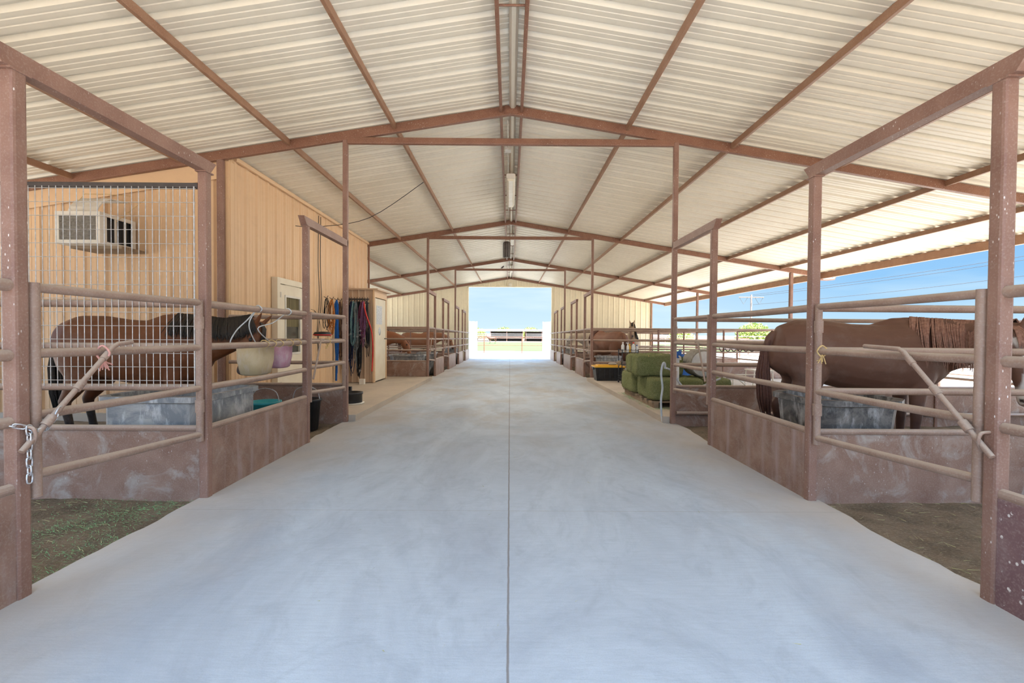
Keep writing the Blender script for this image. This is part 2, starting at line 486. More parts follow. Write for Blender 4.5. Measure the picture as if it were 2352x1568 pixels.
ys = [-4 + 0.12*i for i in range(int((ZE+4)/0.12)+1)] + [ZE+0.25]
strip(-2.62, 2.62, ys, lambda x, y: g(y), 10, 0.05, 0.2).build('floor', M['concrete'], kind='structure')
for s, nm in ((-1, 'left'), (1, 'right')):
    mb = MB()
    y0, y1 = B+0.03, 2*B-0.03
    x0, x1 = (2.42, 9.4)
    n = 10
    yy = [y0+(y1-y0)*i/n for i in range(n+1)]
    a, b_ = (s*x0, s*x1) if s > 0 else (s*x1, s*x0)
    strip(a, b_, yy, lambda x, y: 0.10 + g(y), 2, 0.0, 0.30).build('concrete_pad', M['concrete2'], kind='structure')

def dz(x, y):
    v = Vector((x*0.9, y*0.9, 0))
    return g(y) - 0.035 + 0.045*mnoise.noise(v) + 0.018*mnoise.noise(v*5.1)
for s, nm in ((-1, 'left'), (1, 'right')):
    for (ya, yb) in ((-4, B+0.05), (2*B-0.05, ZE)):
        nn = int((yb-ya)/0.14)
        yy = [ya+(yb-ya)*i/nn for i in range(nn+1)]
        a, b_ = (2.45, 9.6) if s > 0 else (-9.6, -2.45)
        strip(a, b_, yy, lambda x, y: dz(x, y), 48).build('stall_dirt', M['dirt'], kind='structure')

def plane(name, x0, y0, x1, y1, z, mat, nx=1, ny=1):
    mb = MB(); vs = []; fs = []
    for j in range(ny+1):
        for i in range(nx+1):
            vs.append((x0+(x1-x0)*i/nx, y0+(y1-y0)*j/ny, z))
    for j in range(ny):
        for i in range(nx):
            k = j*(nx+1)+i
            fs.append((k, k+1, k+nx+2, k+nx+1))
    return mb.add(vs, fs).build(name, mat, kind='structure')
plane('gravel_yard', -60, -2.5, 60, 46, -0.36, M['gravel'])
plane('unseen_rear_ground', -60, -60, 60, -2.5, -0.36, M['desert'])  # unseen ground behind the camera, made dark to cut bounce onto the roof
plane('dry_ground', -400, -200, 400, 500, -0.40, M['desert'])
plane('pasture_field', -60, 46, 30, 92, -0.34, M['field'])

# ------------------------------------------------------------------ corrugated roof
def ribprof(L0, L1, per, h, minor=True, ph=0.0):
    """profile (t, height) of an R-panel"""
    out = []
    k = math.floor((L0-ph)/per)
    t = ph + k*per
    while t < L1:
        pts = [(0.00, 0), (0.05, 0), (0.13, 1), (0.28, 1), (0.36, 0)]
        if minor: pts += [(0.50, 0), (0.52, .16), (0.57, .16), (0.59, 0), (0.75, 0), (0.77, .16), (0.82, .16), (0.84, 0)]
        for a, b_ in pts:
            q = t + a*per
            if L0 <= q <= L1: out.append((q, b_*h))
        t += per
    out = [(L0, out[0][1])] + out + [(L1, out[-1][1])]
    return out

mb = MB()
prof = ribprof(-1.9, ZE+0.25, 0.34, 0.045)
vs = []; xs = [-9.85, 0.0, 9.85]
for th in (0.0, 0.012):
    for q, h in prof:
        for x in xs:
            vs.append((x, q, H(x) + h + th + 0.004))
n = len(prof); fs = []
for t in (0, 1):
    for j in range(n-1):
        for i in range(2):
            k = t*n*3 + j*3 + i
            f = (k, k+3, k+4, k+1)
            fs.append(f if t == 0 else f[::-1])
for j in range(n-1):
    for i in (0, 2):
        k = j*3+i; fs.append((k, k+3, n*3+k+3, n*3+k))
mb.add(vs, fs).build('ceiling', M['ceiling'], kind='structure')
# ridge cap flashing seen between the ridge purlins
mb = MB()
mb.add([(-0.03, -1.2, 4.90), (0.0, -1.2, 4.865), (0.045, -1.2, 4.865), (0.075, -1.2, 4.90),
        (-0.03, ZE, 4.90), (0.0, ZE, 4.865), (0.045, ZE, 4.865), (0.075, ZE, 4.90)],
       [(0,1,5,4), (1,2,6,5), (2,3,7,6), (0,3,2,1), (4,5,6,7), (0,4,7,3)])
mb.build('trim_1', M['ceiling'], kind='structure')

# rafters
near = ['nearest', 'second', 'third', 'farthest']
RD = 0.145
for k in range(4):
    y = (k+1)*B
    lab = ['wide brown gable rafter resting on the nearest crossbar frame, meeting the tan room',
           'brown gable rafter above the second crossbar frame, at the far end of the tan room',
           'brown gable rafter above the third and smallest crossbar frame',
           'brown gable rafter along the top of the cream end wall'][k]
    t = empty('roof_rafter', (0, y, H(0)-RD), lab, 'rafter', 'gable rafters')
    for s in (-1, 1):
        m2 = MB()
        m2.bar((0, y, H(0)-RD/2-0.002), (s*9.75, y, H(9.75)-RD/2-0.002), 0.07, RD-0.004, rad=0.008)
        m2.build('rafter_beam', M['beam'], t)
    if k < 3:
        m2 = MB(); m2.box((-0.10, y-0.05, H(0)-RD+0.005), (0.10, y+0.05, H(0)-0.02)); m2.build('apex_plate', M['beam'], t)
# purlins: one line each, broken at the rafters
PX = [0.16, 1.80, 3.43, 5.12, 6.78, 8.45]
names = ['ridge', 'first', 'second', 'third', 'fourth', 'fifth']
for s, sd in ((-1, 'left'), (1, 'right')):
    for i, px in enumerate(PX):
        lab = (f'thin brown ridge purlin just {sd} of the ridge flashing' if i == 0 else
               f'long brown purlin under the {sd} roof slope, {names[i]} out from the ridge pair')
        t = empty('roof_purlin', (s*px, 0, H(px)-0.13), lab, 'purlin', 'roof purlins')
        for k in range(4):
            ya = -1.1 if k == 0 else k*B + 0.036
            yb = (k+1)*B - 0.036
            if s < 0 and px > 4.5 and k == 1: continue
            w = 0.042 if i == 0 else 0.045
            m2 = MB(); m2.bar((s*px, ya, H(px)-0.050), (s*px, yb, H(px)-0.050), w, 0.092, rad=0.006)
            m2.build('purlin_length', M['beam' if i == 0 else 'purlin'], t)
# sag rods between ridge purlins
t = empty('ridge_tie_rods', (0, 0.5, 4.74), 'row of thin brown tie rods crossing between the two ridge purlins', 'tie rods')
for yk in (1.6, 3.2, 4.95, 8.6, 10.2, 11.7, 13.1, 16.2, 18.4, 20.2, 23.6, 26.3):
    m2 = MB(); m2.tube([(-0.17, yk, 4.83), (0.17, yk, 4.83)], 0.012, 6); m2.build('tie_rod', M['beam'], t)
# eave beams and outer posts
for s, sd in ((-1, 'left'), (1, 'right')):
    m2 = MB()
    m2.bar((s*9.72, -1.1, H(9.72)-0.10), (s*9.72, ZE+0.1, H(9.72)-0.10), 0.09, 0.19, rad=0.01)
    m2.build('eave_beam', M['purlin'], label=f'long dusty brown eave beam along the {sd} edge of the roof', cat='beam')
    for k in range(0, 4):
        y = k*B
        if s < 0 and k in (1, 2): continue
        nm = ['beside the camera', 'level with the nearest crossbar', 'level with the second crossbar', 'level with the third crossbar'][k]
        m2 = MB(); m2.bar((s*8.8, y, -0.2+g(y)), (s*8.8, y, H(8.8)-RD-0.002), 0.10, 0.10, up=(0,1,0))
        m2.build('eave_post', M['post'], label=f'slim brown post holding the {sd} roof edge, {nm}', cat='post', group='outer roof posts')

# ------------------------------------------------------------------ portal frames
def portal(k, label):
    y = k*B
    z0 = g(y)
    t = empty('crossbar_frame', (0, y, z0), label, 'portal frame', 'crossbar frames over the aisle')
    top = H(AX)-RD-0.004
    for s in (-1, 1):
        x = s*(AX+PW/2)
        m2 = MB(); m2.bar((x, y, z0-0.05), (x, y, top), PW, PW, up=(0,1,0)); m2.build('post', M['post'], t)
    hz = 1.4 + 435*0.00682*1.0
    m2 = MB(); m2.bar((-AX, y, hz), (AX, y, hz), PW, 0.10); m2.build('crossbar', M['beam'], t)
    return t
portal(1, 'nearest and largest brown steel crossbar frame spanning the aisle, white droppings along its bar')
portal(2, 'second brown steel crossbar frame spanning the aisle, just beyond the hay and black tote')
portal(3, 'third and smallest brown steel crossbar frame spanning the aisle')

# ------------------------------------------------------------------ stall fronts
def panel(s, ya, yb, label, posts=(True, True), mat='plate2'):
    x = s*(AX+PW/2)
    t = empty('stall_front_panel', (x, (ya+yb)/2, g((ya+yb)/2)), label, 'stall panel', 'stall front panels')
    for y, on in ((ya, posts[0]), (yb, posts[1])):
        if on:
            m2 = MB(); m2.bar((x, y, g(y)-0.05), (x, y, g(y)+2.73), PW, PW, up=(0,1,0)); m2.build('post', M['post'], t)
    a, b_ = ya+PW/2, yb-PW/2
    for z, r in ((R1, .029), (R2, .030), (R3, .032)):
        m2 = MB()
        m2.tube([(x, a-.005, z+g(a)), (x, a+.05, z+g(a)), (x, (a+b_)/2, z+g((a+b_)/2)-.006), (x, b_-.05, z+g(b_)), (x, b_+.005, z+g(b_))], r, 12)
        m2.build('rail', M['rail'], t)
    m2 = MB(); m2.bar((x, a, KP+g(a)), (x, b_, KP+g(b_)), 0.055, 0.055, rad=0.022); m2.build('plate_cap', M['rail'], t)
    m2 = MB()
    z0a, z0b = g(a), g(b_)
    d = 0.006
    vs = []
    for xx in (x-s*0.022-d, x-s*0.022+d):
        vs += [(xx, a, z0a-0.06), (xx, b_, z0b-0.06), (xx, b_, KP-0.02+z0b), (xx, a, KP-0.02+z0a)]
    m2.add(vs, [(0,1,2,3), (7,6,5,4), (0,4,5,1), (1,5,6,2), (2,6,7,3), (3,7,4,0)])
    m2.build('kick_plate', M[mat], t)
    return t

def header(s, ya, yb, label, ca=0.14, cb=0.14):
    x = s*(AX+PW/2)
    z = 2.78 + g(ya)
    t = empty('gate_header', (x, (ya+yb)/2, z-0.05), label, 'header beam', 'beams over the stall gates')
    m2 = MB()
    h, w = 0.048, PW/2
    a, b_ = ya-ca, yb+cb
    ka, kb = (0.075 if ca else 0), (0.075 if cb else 0)
    dzb = g(yb)-g(ya)
    vs = [(x-w, a, z+h), (x+w, a, z+h), (x+w, a+ka, z-h), (x-w, a+ka, z-h),
          (x-w, b_, z+h+dzb), (x+w, b_, z+h+dzb), (x+w, b_-kb, z-h+dzb), (x-w, b_-kb, z-h+dzb)]
    m2.add(vs, [(0,1,2,3), (7,6,5,4), (0,4,5,1), (1,5,6,2), (2,6,7,3), (3,7,4,0)])
    m2.build('beam', M['post'], t)
    for yy, c in ((ya, ca), (yb, cb)):
        if c:
            m2 = MB()
            m2.bar((x, yy-0.055, z-h-0.004), (x, yy+0.055, z-h-0.004), PW+0.012, 0.012, rad=0.002)
            m2.build('weld_plate', M['post'], t)
    return t

def gate(s, ya, yb, label, latch=0, hinge_far=True):
    x = s*(AX+0.032)
    a, b_ = ya+PW/2+0.045, yb-PW/2-0.045
    t = empty('stall_gate', (x, b_, g(b_)+0.5), label, 'gate', 'pipe stall gates')
    G = lambda z, y: z + g(y)
    m2 = MB(); m2.tube([(x, a, G(.50, a)), (x, a, G(1.655, a))], 0.030, 14); m2.build('latch_stile', M['rail'], t)
    m2 = MB(); m2.tube([(x, b_, G(.49, b_)), (x, b_, G(1.655, b_))], 0.027, 14); hst = m2.build('hinge_stile', M['rail'], t)
    for z0, z1 in ((1.63, 1.635), (1.275, 1.265), (.94, .93), (.62, .545)):
        m2 = MB()
        m2.tube([(x, a+.01, G(z0, a)), (x, (a+b_)/2, G((z0+z1)/2, a)-.004), (x, b_-.01, G(z1, b_))], 0.026, 12)
        m2.build('gate_rail', M['rail'], t)
    for z in (1.47, .78):
        hg = MB()
        hg.tube([(x, b_, G(z-.05, b_)), (x, b_, G(z+.05, b_))], 0.034, 14)
        hg.box((x-.012, b_, G(z-.03, b_)), (x+.012, yb-PW/2+.004, G(z+.03, b_)))
        hg.build('hinge', M['rail'], hst)
    xl = x - s*0.062
    if latch:
        L = MB()
        yh = 3.28 if latch == 2 else 3.10
        L.tube([(xl, yh, 1.325), (xl, 2.99, 1.315), (xl, 2.95, 1.295), (xl, 2.90, 1.245), (xl, 2.395, .775)], 0.015, 10)
        L.tube([(xl, 2.745, 1.10), (xl, 2.70, 1.058)], 0.022, 10)
        L.tube([(xl, 2.92, 1.262), (xl, 2.88, 1.225)], 0.020, 10)
        L.tube([(xl, 2.56, .928), (xl, 2.515, .886)], 0.024, 10)
        lbar = L.build('latch_bar', M['rail'], t)
        K = MB()
        K.cord([(s*(AX-0.0), 2.44, .895), (xl-s*.012, 2.44, .89), (xl-s*.022, 2.445, .865), (xl-s*.014, 2.455, .835), (xl+s*.008, 2.46, .80), (s*AX, 2.455, .79)], 0.0085, 8)
        K.build('latch_hook', M['rail'], lbar)
    else:
        L = MB()
        L.tube([(xl, a+.30, G(1.30, a)), (xl, a+.22, G(1.30, a)), (xl, a-.03, G(.80, a))], 0.013, 8)
        L.build('latch_bar', M['rail'], t)
    return t

for s, sd in ((-1, 'left'), (1, 'right')):
    lx = {-1: ['dusty brown stall panel cut off by the left photo edge, chain wrapped round its rail',
               'dusty brown stall panel with the tan and pink feed tubs hung on it',
               'brown gate header beam at upper left, over the gate with the chain',
               'brown header beam over the gate in front of the hanging halters',
               'dusty brown pipe gate with a chain and pink twine, in front of the wire mesh',
               'small dusty pipe gate in front of the hanging halters'],
          1: ['dusty brown stall panel cut off by the right photo edge, white splashes on its plate',
              'dusty brown stall panel in front of the tail of the big chestnut horse',
              'brown gate header beam at upper right, over the gate with yellow twine',
              'brown header beam over the small gate beside the hay bales',
              'dusty brown pipe gate with yellow twine, in front of the big chestnut horse',
              'small dusty pipe gate in front of the hay bales']}[s]
    panel(s, P[0], P[1], lx[0], (False, True), 'plate2' if s < 0 else 'splash')
    panel(s, P[2], P[3], lx[1], mat='plate2')
    header(s, P[1], P[2], lx[2], 0.16, 0.10)
    header(s, P[3], P[4], lx[3], 0.14, 0.0)
    gate(s, P[1], P[2], lx[4], latch=1 if s < 0 else 2)
    gate(s, P[3], P[4], lx[5])
    # far stalls: two bays
    for k in (2, 3):
        y0 = k*B
        q = [y0, y0+1.40, y0+3.35, y0+4.87, y0+B]
        o1, o2 = (('first', 'second') if k == 2 else ('third', 'fourth'))
        panel(s, q[1], q[2], f'{o1} brown stall panel on the {sd} side past the second crossbar frame')
        panel(s, q[3], q[4], f'{o2} brown stall panel on the {sd} side past the second crossbar frame', (True, False))
        header(s, q[0], q[1], f'{o1} door header on the {sd} side past the second crossbar frame', 0.0, 0.10)
        header(s, q[2], q[3], f'{o2} door header on the {sd} side past the second crossbar frame', 0.10, 0.10)
        gate(s, q[0], q[1], f'{o1} small pipe gate on the {sd} side past the second crossbar frame')
        gate(s, q[2], q[3], f'{o2} small pipe gate on the {sd} side past the second crossbar frame')

# ------------------------------------------------------------------ partitions between stalls
def partition(s, y, x1, label, mat='plate', low=False):
    x0 = AX+PW+0.004
    z0 = g(y)
    t = empty('stall_partition', (s*(x0+x1)/2, y, z0), label, 'stall partition', 'partitions between the stalls')
    for z, r in ((R1, .029), (R2, .030), (R3, .032)):
        m2 = MB(); m2.tube([(s*x0, y, z+z0), (s*(x0+x1)/2, y, z+z0-.005), (s*x1, y, z+z0)], r, 12); m2.build('rail', M['rail'], t)
    m2 = MB(); m2.bar((s*x0, y, KP+z0), (s*x1, y, KP+z0), 0.05, 0.05, rad=0.02); m2.build('plate_cap', M['rail'], t)
    m2 = MB(); a, b_ = sorted((s*x0, s*x1)); m2.box((a, y-.006, z0-0.07), (b_, y+.006, z0+KP-.02)); m2.build('kick_plate', M[mat], t)
    xx = x0 + 2.05
    while xx < x1 - 0.3:
        m2 = MB(); m2.bar((s*xx, y, z0-0.07), (s*xx, y, z0+R3+0.02), 0.05, 0.05, up=(0,1,0)); m2.build('support', M['post'], t)
        xx += 2.05
    if low:
        m2 = MB(); m2.tube([(s*x0, y-.05, .17), (s*x1, y-.05, .17)], .028, 10); m2.build('lower_rail', M['rail'], t)
    return t
partition(-1, P[2], 8.75, 'brown stall partition carrying the wire mesh, behind the chained gate')
partition(1, P[2], 8.75, 'brown stall partition between the camera and the big chestnut horse')
partition(-1, B, 4.38, 'short brown stall partition between the gate and the tan room corner')
partition(1, B, 8.75, 'brown stall partition between the big chestnut horse and the hay', low=True)
partition(-1, 2*B, 8.75, 'dark brown stall partition beyond the tan tack closet', mat='plate')
partition(1, 2*B, 8.75, 'brown stall partition behind the black tote with the yellow lid')
for s, sd in ((-1, 'left'), (1, 'right')):
    partition(s, 2*B+3.35, 8.75, f'first far stall partition on the {sd}, past the second crossbar frame')
    partition(s, 3*B, 8.75, f'{sd} stall partition level with the third crossbar frame')
    partition(s, 3*B+3.35, 8.75, f'{sd} stall partition nearest the cream end wall')
# outer pipe fences on both long sides
for s, sd in ((-1, 'left'), (1, 'right')):
    for (ya, yb, nm) in ((-0.5, B-0.1, 'near'), (B+0.1, 2*B-0.1, 'middle'), (2*B+0.1, ZE-0.2, 'far')):
        if s < 0 and nm == 'middle': continue
        t = empty('outer_fence', (s*8.8, (ya+yb)/2, g(ya)), f'{nm} length of brown pipe fence along the open {sd} side of the barn', 'fence')
        for z in (R1, R2, R3, 0.58):
            m2 = MB(); m2.tube([(s*8.8, ya, z+g(ya)), (s*8.8, yb, z+g(yb))], 0.028, 8); m2.build('rail', M['rail'], t)
        if nm == 'far':
            for yy in (2*B+3.4, 3*B+3.4):
                m2 = MB(); m2.bar((s*8.8, yy, g(yy)-.3), (s*8.8, yy, 1.6+g(yy)), .06, .06, up=(0,1,0)); m2.build('fence_post', M['post'], t)

# wire mesh on the left partition
t = empty('wire_mesh_panel', (-4.9, P[2], 0.93), 'galvanised wire mesh screen on the left partition, in front of the bay horse', 'wire mesh')
xa, xb, za, zb = -8.7, -2.625, 0.935, 2.60
m2 = MB()
x = xb - 0.01; i = 0
while x > xa:
    w = 0.004*mnoise.noise(Vector((x*9, 0, 0)))
    m2.tube([(x, P[2]-.036, za), (x+w, P[2]-.037, 1.3), (x-w, P[2]-.037, 1.9), (x, P[2]-.036, zb)], 0.0034, 5)
    x -= 0.057
z = za + 0.05
while z < zb:
    m2.tube([(xb+.01, P[2]-.041, z), (-4.0, P[2]-.041, z+.004*mnoise.noise(Vector((z*9, 4, 0)))), (xa, P[2]-.041, z)], 0.0028, 5)
    z += 0.114
m2.build('wire_grid', M['wire'], t)
m2 = MB(); m2.bar((xb+.012, P[2], 2.615), (xa, P[2], 2.615), 0.05, 0.045); m2.build('top_bar', M['dark'], t)
for xx in (-4.66, -6.70, -8.6):
    m2 = MB(); m2.bar((xx, P[2], 1.67), (xx, P[2], 2.60), 0.05, 0.05, up=(0,1,0)); m2.build('support', M['post'], t)
m2 = MB()
m2.tube([(xb-.006, P[2]-.038, za), (xb-.006, P[2]-.038, zb)], 0.006, 6); m2.build('edge_wire', M['wire'], t)

# ------------------------------------------------------------------ tan room on the left (bay two)
WX = 4.44
def ribwall(axis, t0, t1, pos, zb, zt, mat, name, out, per=0.34, h=0.028, thick=0.05, holes=None, minor=True):
    """axis 'x': wall runs along x at y=pos; axis 'y': runs along y at x=pos. out: sign of outward normal"""
    pr = ribprof(t0, t1, per, h, minor)
    mb = MB(); vs = []
    for q, hh in pr:
        zb_ = zb(q) if callable(zb) else zb
        zt_ = zt(q) if callable(zt) else zt
        o = pos + out*hh; i = pos - out*thick
        if axis == 'x': vs += [(q, o, zb_), (q, o, zt_), (q, i, zt_), (q, i, zb_)]
        else: vs += [(o, q, zb_), (o, q, zt_), (i, q, zt_), (i, q, zb_)]
    fs = []
    n = len(pr)
    for k in range(n-1):
        for j in range(4):
            l = (j+1) % 4
            fs.append((k*4+j, k*4+l, (k+1)*4+l, (k+1)*4+j))
    fs.append((0, 1, 2, 3)); e = (n-1)*4; fs.append((e+3, e+2, e+1, e))
    mb.add(vs, fs)
    return mb.build(name, mat, kind='structure')
ribwall('x', -9.75, -WX-0.0, B+0.10, 0.0, lambda q: H(q)-0.02, M['tan'], 'wall_front', -1)
ribwall('y', B+0.16, 2*B-0.05, -WX, lambda q: 0.10+g(q), H(WX)-0.02, M['tan'], 'wall_left', 1)
ribwall('x', -9.75, -WX-0.06, 2*B-0.06, 0.0, lambda q: H(q)-0.02, M['tan'], 'wall_back', 1)
# corner trims and rake trim
m2 = MB(); m2.box((-WX-0.13, B+0.045, 0.02), (-WX+0.035, B+0.07, H(WX)-0.15)); m2.box((-WX+0.022, B+0.07, 0.02), (-WX+0.045, B+0.17, H(WX)-0.15))
m2.build('trim_2', M['tan'], kind='structure')
m2 = MB()
m2.bar((-9.7, B+0.052, H(9.7)-0.27), (-WX+.02, B+0.052, H(WX)-0.27), 0.02, 0.26, rad=0.003)
m2.build('trim_3', M['tan'], kind='structure')
m2 = MB(); m2.bar((-WX+0.045, B+.2, H(WX)-.06), (-WX+0.045, 2*B-.1, H(WX)-.06), 0.05, 0.07, rad=.008)
m2.build('trim_4', M['tan'], kind='structure')
m2 = MB(); m2.bar((-WX-.065, B+0.005, 0.0), (-WX-.065, B+0.005, H(WX)-RD-.01), 0.10, 0.075, up=(0,1,0))
m2.build('corner_column', M['post'], label='dark brown steel column at the corner of the tan room', cat='column')
m2 = MB(); m2.bar((-WX+.04, 2*B-.04, 0.03), (-WX+.04, 2*B-.04, H(WX)-RD-.01), 0.05, 0.05, up=(0,1,0))
m2.build('trim_5', M['beam'], kind='structure')

# door of the tan room
dy0, dy1, dzb_, dzt = 8.72, 10.05, 0.10, 2.42
t = empty('door_1', (-WX+.03, (dy0+dy1)/2, dzb_-.015), 'cream door with a dark glass pane in the side of the tan room', 'door')
t['kind'] = 'structure'
m2 = MB()
xo = -WX+0.065
m2.box((xo-.06, dy0, dzb_-.03), (xo+.05, dy0+.11, dzt)); m2.box((xo-.03, dy1-.11, dzb_-.03), (xo+.05, dy1, dzt)); m2.box((xo-.03, dy0+.11, dzt-.11), (xo+.05, dy1-.11, dzt))
m2.build('door_frame', M['doorcream'], t)
m2 = MB()
m2.box((xo-.03, dy0+.12, dzb_-.02), (xo+.025, dy0+.36, dzt-.12)); m2.box((xo-.03, dy1-.36, dzb_-.02), (xo+.025, dy1-.12, dzt-.12))
m2.box((xo-.03, dy0+.36, dzt-.34), (xo+.025, dy1-.36, dzt-.112)); m2.box((xo-.03, dy0+.36, dzb_-.02), (xo+.025, dy1-.36, 0.98))
dleaf = m2.build('door_leaf', M['doorcream'], t)
m2 = MB(); m2.box((xo-.022, dy0+.36, .98), (xo-.006, dy1-.36, dzt-.34)); m2.build('pane', M['glass'], dleaf)
m2 = MB(); m2.box((xo-.003, dy0+.37, 1.5), (xo+.004, dy1-.37, dzt-.35)); m2.build('curtain', M['blind'], dleaf)
m2 = MB()
for a, b_ in (((dy0+.33), (dy0+.37)), ((dy1-.37), (dy1-.33))): m2.box((xo+.018, a, .99), (xo+.04, b_, dzt-.35))
m2.box((xo+.018, dy0+.33, dzt-.35), (xo+.04, dy1-.33, dzt-.31)); m2.box((xo+.018, dy0+.33, .95), (xo+.04, dy1-.33, .99))
m2.build('pane_moulding', M['white'], dleaf)
m2 = MB()
for z in (2.1, 1.2, .4): m2.box((xo+.02, dy0+.10, z-.05), (xo+.056, dy0+.14, z+.05))
m2.build('hinge', M['galv'], t)

# window air cooler on front wall
t = empty('air_cooler', (-6.16, 6.98, 2.62), 'white window air cooler with a curved hood on the tan wall, seen through the mesh', 'air cooler')
y0, y1, x0, x1, z0, z1 = 6.72, 7.36, -6.50, -5.86, 2.64, 3.10
m2 = MB()
w = .055
for (xa_, xb_, za_, zb_) in ((x0, x0+w, z0, z1), (x1-w, x1, z0, z1), (x0+w, x1-w, z1-w, z1), (x0+w, x1-w, z0, z0+w)):
    m2.box((xa_, y0, za_), (xb_, y0+.03, zb_))
for xs_ in (x0, x1-.03):
    m2.box((xs_, y0+.03, z0), (xs_+.03, y0+.10, z1)); m2.box((xs_, y1-.06, z0), (xs_+.03, y1, z1))
    m2.box((xs_, y0+.1, z1-.05), (xs_+.03, y1-.06, z1)); m2.box((xs_, y0+.1, z0), (xs_+.03, y1-.06, z0+.05))
m2.box((x0+.03, y0+.03, z1-.02), (x1-.03, y1, z1)); m2.box((x0+.03, y0+.03, z0), (x1-.03, y1, z0+.02))
m2.build('case', M['white'], t)
m2 = MB()
for k in range(20):
    zz = z0+w+.005 + k*(z1-z0-2*w)/20
    m2.box((x0+w, y0+.012, zz), (x1-w, y0+.028, zz+.011))
m2.box((x0+w, y0+.03, z0+.02), (x1-w, y0+.04, z1-.02))
m2.build('front_grille', M['screen'], t)
m2 = MB()
for k in range(3): m2.box((x1-.025, y0+.1+k*.17, z0+.05), (x1-.01, y0+.13+k*.17, z1-.05))
m2.build('side_louvre', M['white'], t)
m2 = MB(); m2.box((x0+.05, y0+.06, z0+.04), (x1-.05, y1-.02, z1-.04)); m2.build('core', M['black'], t)
m2 = MB()
arc = [(6.80, 3.10), (6.84, 3.20), (6.92, 3.30), (7.03, 3.37), (7.36, 3.40)]
for off in (0,):
    vs = []
    for yy, zz in arc: vs += [(-6.40, yy, zz), (-5.98, yy, zz), (-5.98, yy+.012, zz-.012), (-6.40, yy+.012, zz-.012)]
    fs = []
    for k in range(len(arc)-1):
        for j in range(4): fs.append((k*4+j, k*4+(j+1)%4, k*4+4+(j+1)%4, k*4+4+j))
    fs += [(0, 3, 2, 1), (16, 17, 18, 19)]
    m2.add(vs, fs)
m2.build('hood', M['white'], t)
m2 = MB()
m2.tube([(-6.35, 6.92, 3.30), (-6.30, 6.98, 3.42), (-6.1, 7.1, 3.45), (-5.9, 7.36, 3.5)], .004, 5)
m2.tube([(-5.88, 7.0, 3.0), (-5.7, 7.36, 3.46)], .004, 5)
m2.build('tie_wire', M['rope'], t)
m2 = MB(); m2.box((-6.45, 6.9, 2.60), (-5.7, 7.36, 2.638)); m2.build('support_shelf', M['wood'], t)

# tack closet
t = empty('tack_closet', (-4.02, 13.1, .04), 'narrow tan metal tack closet with a papered door, past the hanging halters', 'closet')
cx0, cx1, cy0, cy1, cz0, cz1 = -4.37, -3.61, 12.50, 13.72, 0.06, 2.56
def boxribs(x0, x1, y, z0, z1, per=.17, h=.02):
    pr = ribprof(x0, x1, per, h, False); vs = []; fs = []
    for q, hh in pr: vs += [(q, y-hh, z0), (q, y-hh, z1), (q, y+.04, z1), (q, y+.04, z0)]
    for k in range(len(pr)-1):
        for j in range(4): fs.append((k*4+j, k*4+(j+1) % 4, k*4+4+(j+1) % 4, k*4+4+j))
    e = (len(pr)-1)*4
    fs += [(0, 3, 2, 1), (e, e+1, e+2, e+3)]
    return MB().add(vs, fs)
boxribs(cx0, cx1-.04, cy0, cz0, cz1-.03).build('ribbed_wall', M['shed'], t)
m2 = MB()
m2.box((cx1-.05, cy0-.03, cz0), (cx1, cy0+.06, cz1)); m2.box((cx1-.05, cy1-.09, cz0), (cx1, cy1, cz1)); m2.box((cx1-.05, cy0+.06, cz1-.22), (cx1, cy1-.09, cz1))
m2.box((cx0, cy1-.04, cz0), (cx1-.05, cy1, cz1-.03))
m2.build('closet_frame', M['tan'], t)
m2 = MB()
vs = [(cx0-.02, cy0-.06, cz1-.03), (cx1+.09, cy0-.06, cz1-.03), (cx1+.09, cy1+.1, cz1-.03), (cx0-.02, cy1+.1, cz1-.03)]
m2.add(vs + [(a, b_, c+.04) for a, b_, c in vs], [(0,3,2,1), (4,5,6,7), (0,1,5,4), (1,2,6,5), (2,3,7,6), (3,0,4,7)])
m2.build('closet_roof', M['shed'], t)
m2 = MB(); m2.box((cx1-.04, cy0+.07, cz0+.02), (cx1-.012, cy1-.10, cz1-.24)); dd = m2.build('closet_door', M['doorcream'], t)
m2 = MB(); m2.box((cx1-.0121, cy0+.2, 1.62), (cx1-.008, cy1-.48, 2.13)); m2.build('notice', M['paper'], dd, label='white printed notice')
m2 = MB(); m2.lathe((cx1-.012, cy0+.50, 1.43), [(.001, -.003), (.115, -.003), (.115, .004), (.001, .004)], 20, 'X'); m2.build('round_sign', M['paper'], dd, label='round white sign')
m2 = MB(); m2.tube([(cx1-.012, 13.5, 1.22), (cx1+.06, 13.5, 1.22), (cx1+.06, 13.3, 1.22)], .014, 8); m2.build('door_handle', M['dark'], dd)

# ------------------------------------------------------------------ far end wall with the big opening
OW, OT = 2.62, 4.30
zb = -0.45
pr = lambda a, b_, zt, zb_: None
ribwall('x', -8.9, -OW, ZE+0.06, zb, lambda q: H(q)-0.03, M['endwall'], 'wall_far_left', -1)
ribwall('x', OW, 8.9, ZE+0.06, zb, lambda q: H(q)-0.03, M['endwall'], 'wall_far_right', -1)
ribwall('x', -OW, OW, ZE+0.06, OT, lambda q: H(q)-0.03, M['endwall'], 'wall_far', -1)
m2 = MB()
for s in (-1, 1): m2.box((s*OW-.03, ZE-.02, zb), (s*OW+.03, ZE+.14, OT))
m2.box((-OW-.03, ZE-.02, OT-.03), (OW+.03, ZE+.14, OT+.04))
m2.build('trim_6', M['endwall'], kind='structure')
m2 = MB()
m2.bar((8.87, ZE, -.4), (8.87, ZE, H(8.87)-RD-.01), .09, .09, up=(0,1,0)); m2.build('trim_7', M['purlin'], kind='structure')
m2 = MB()
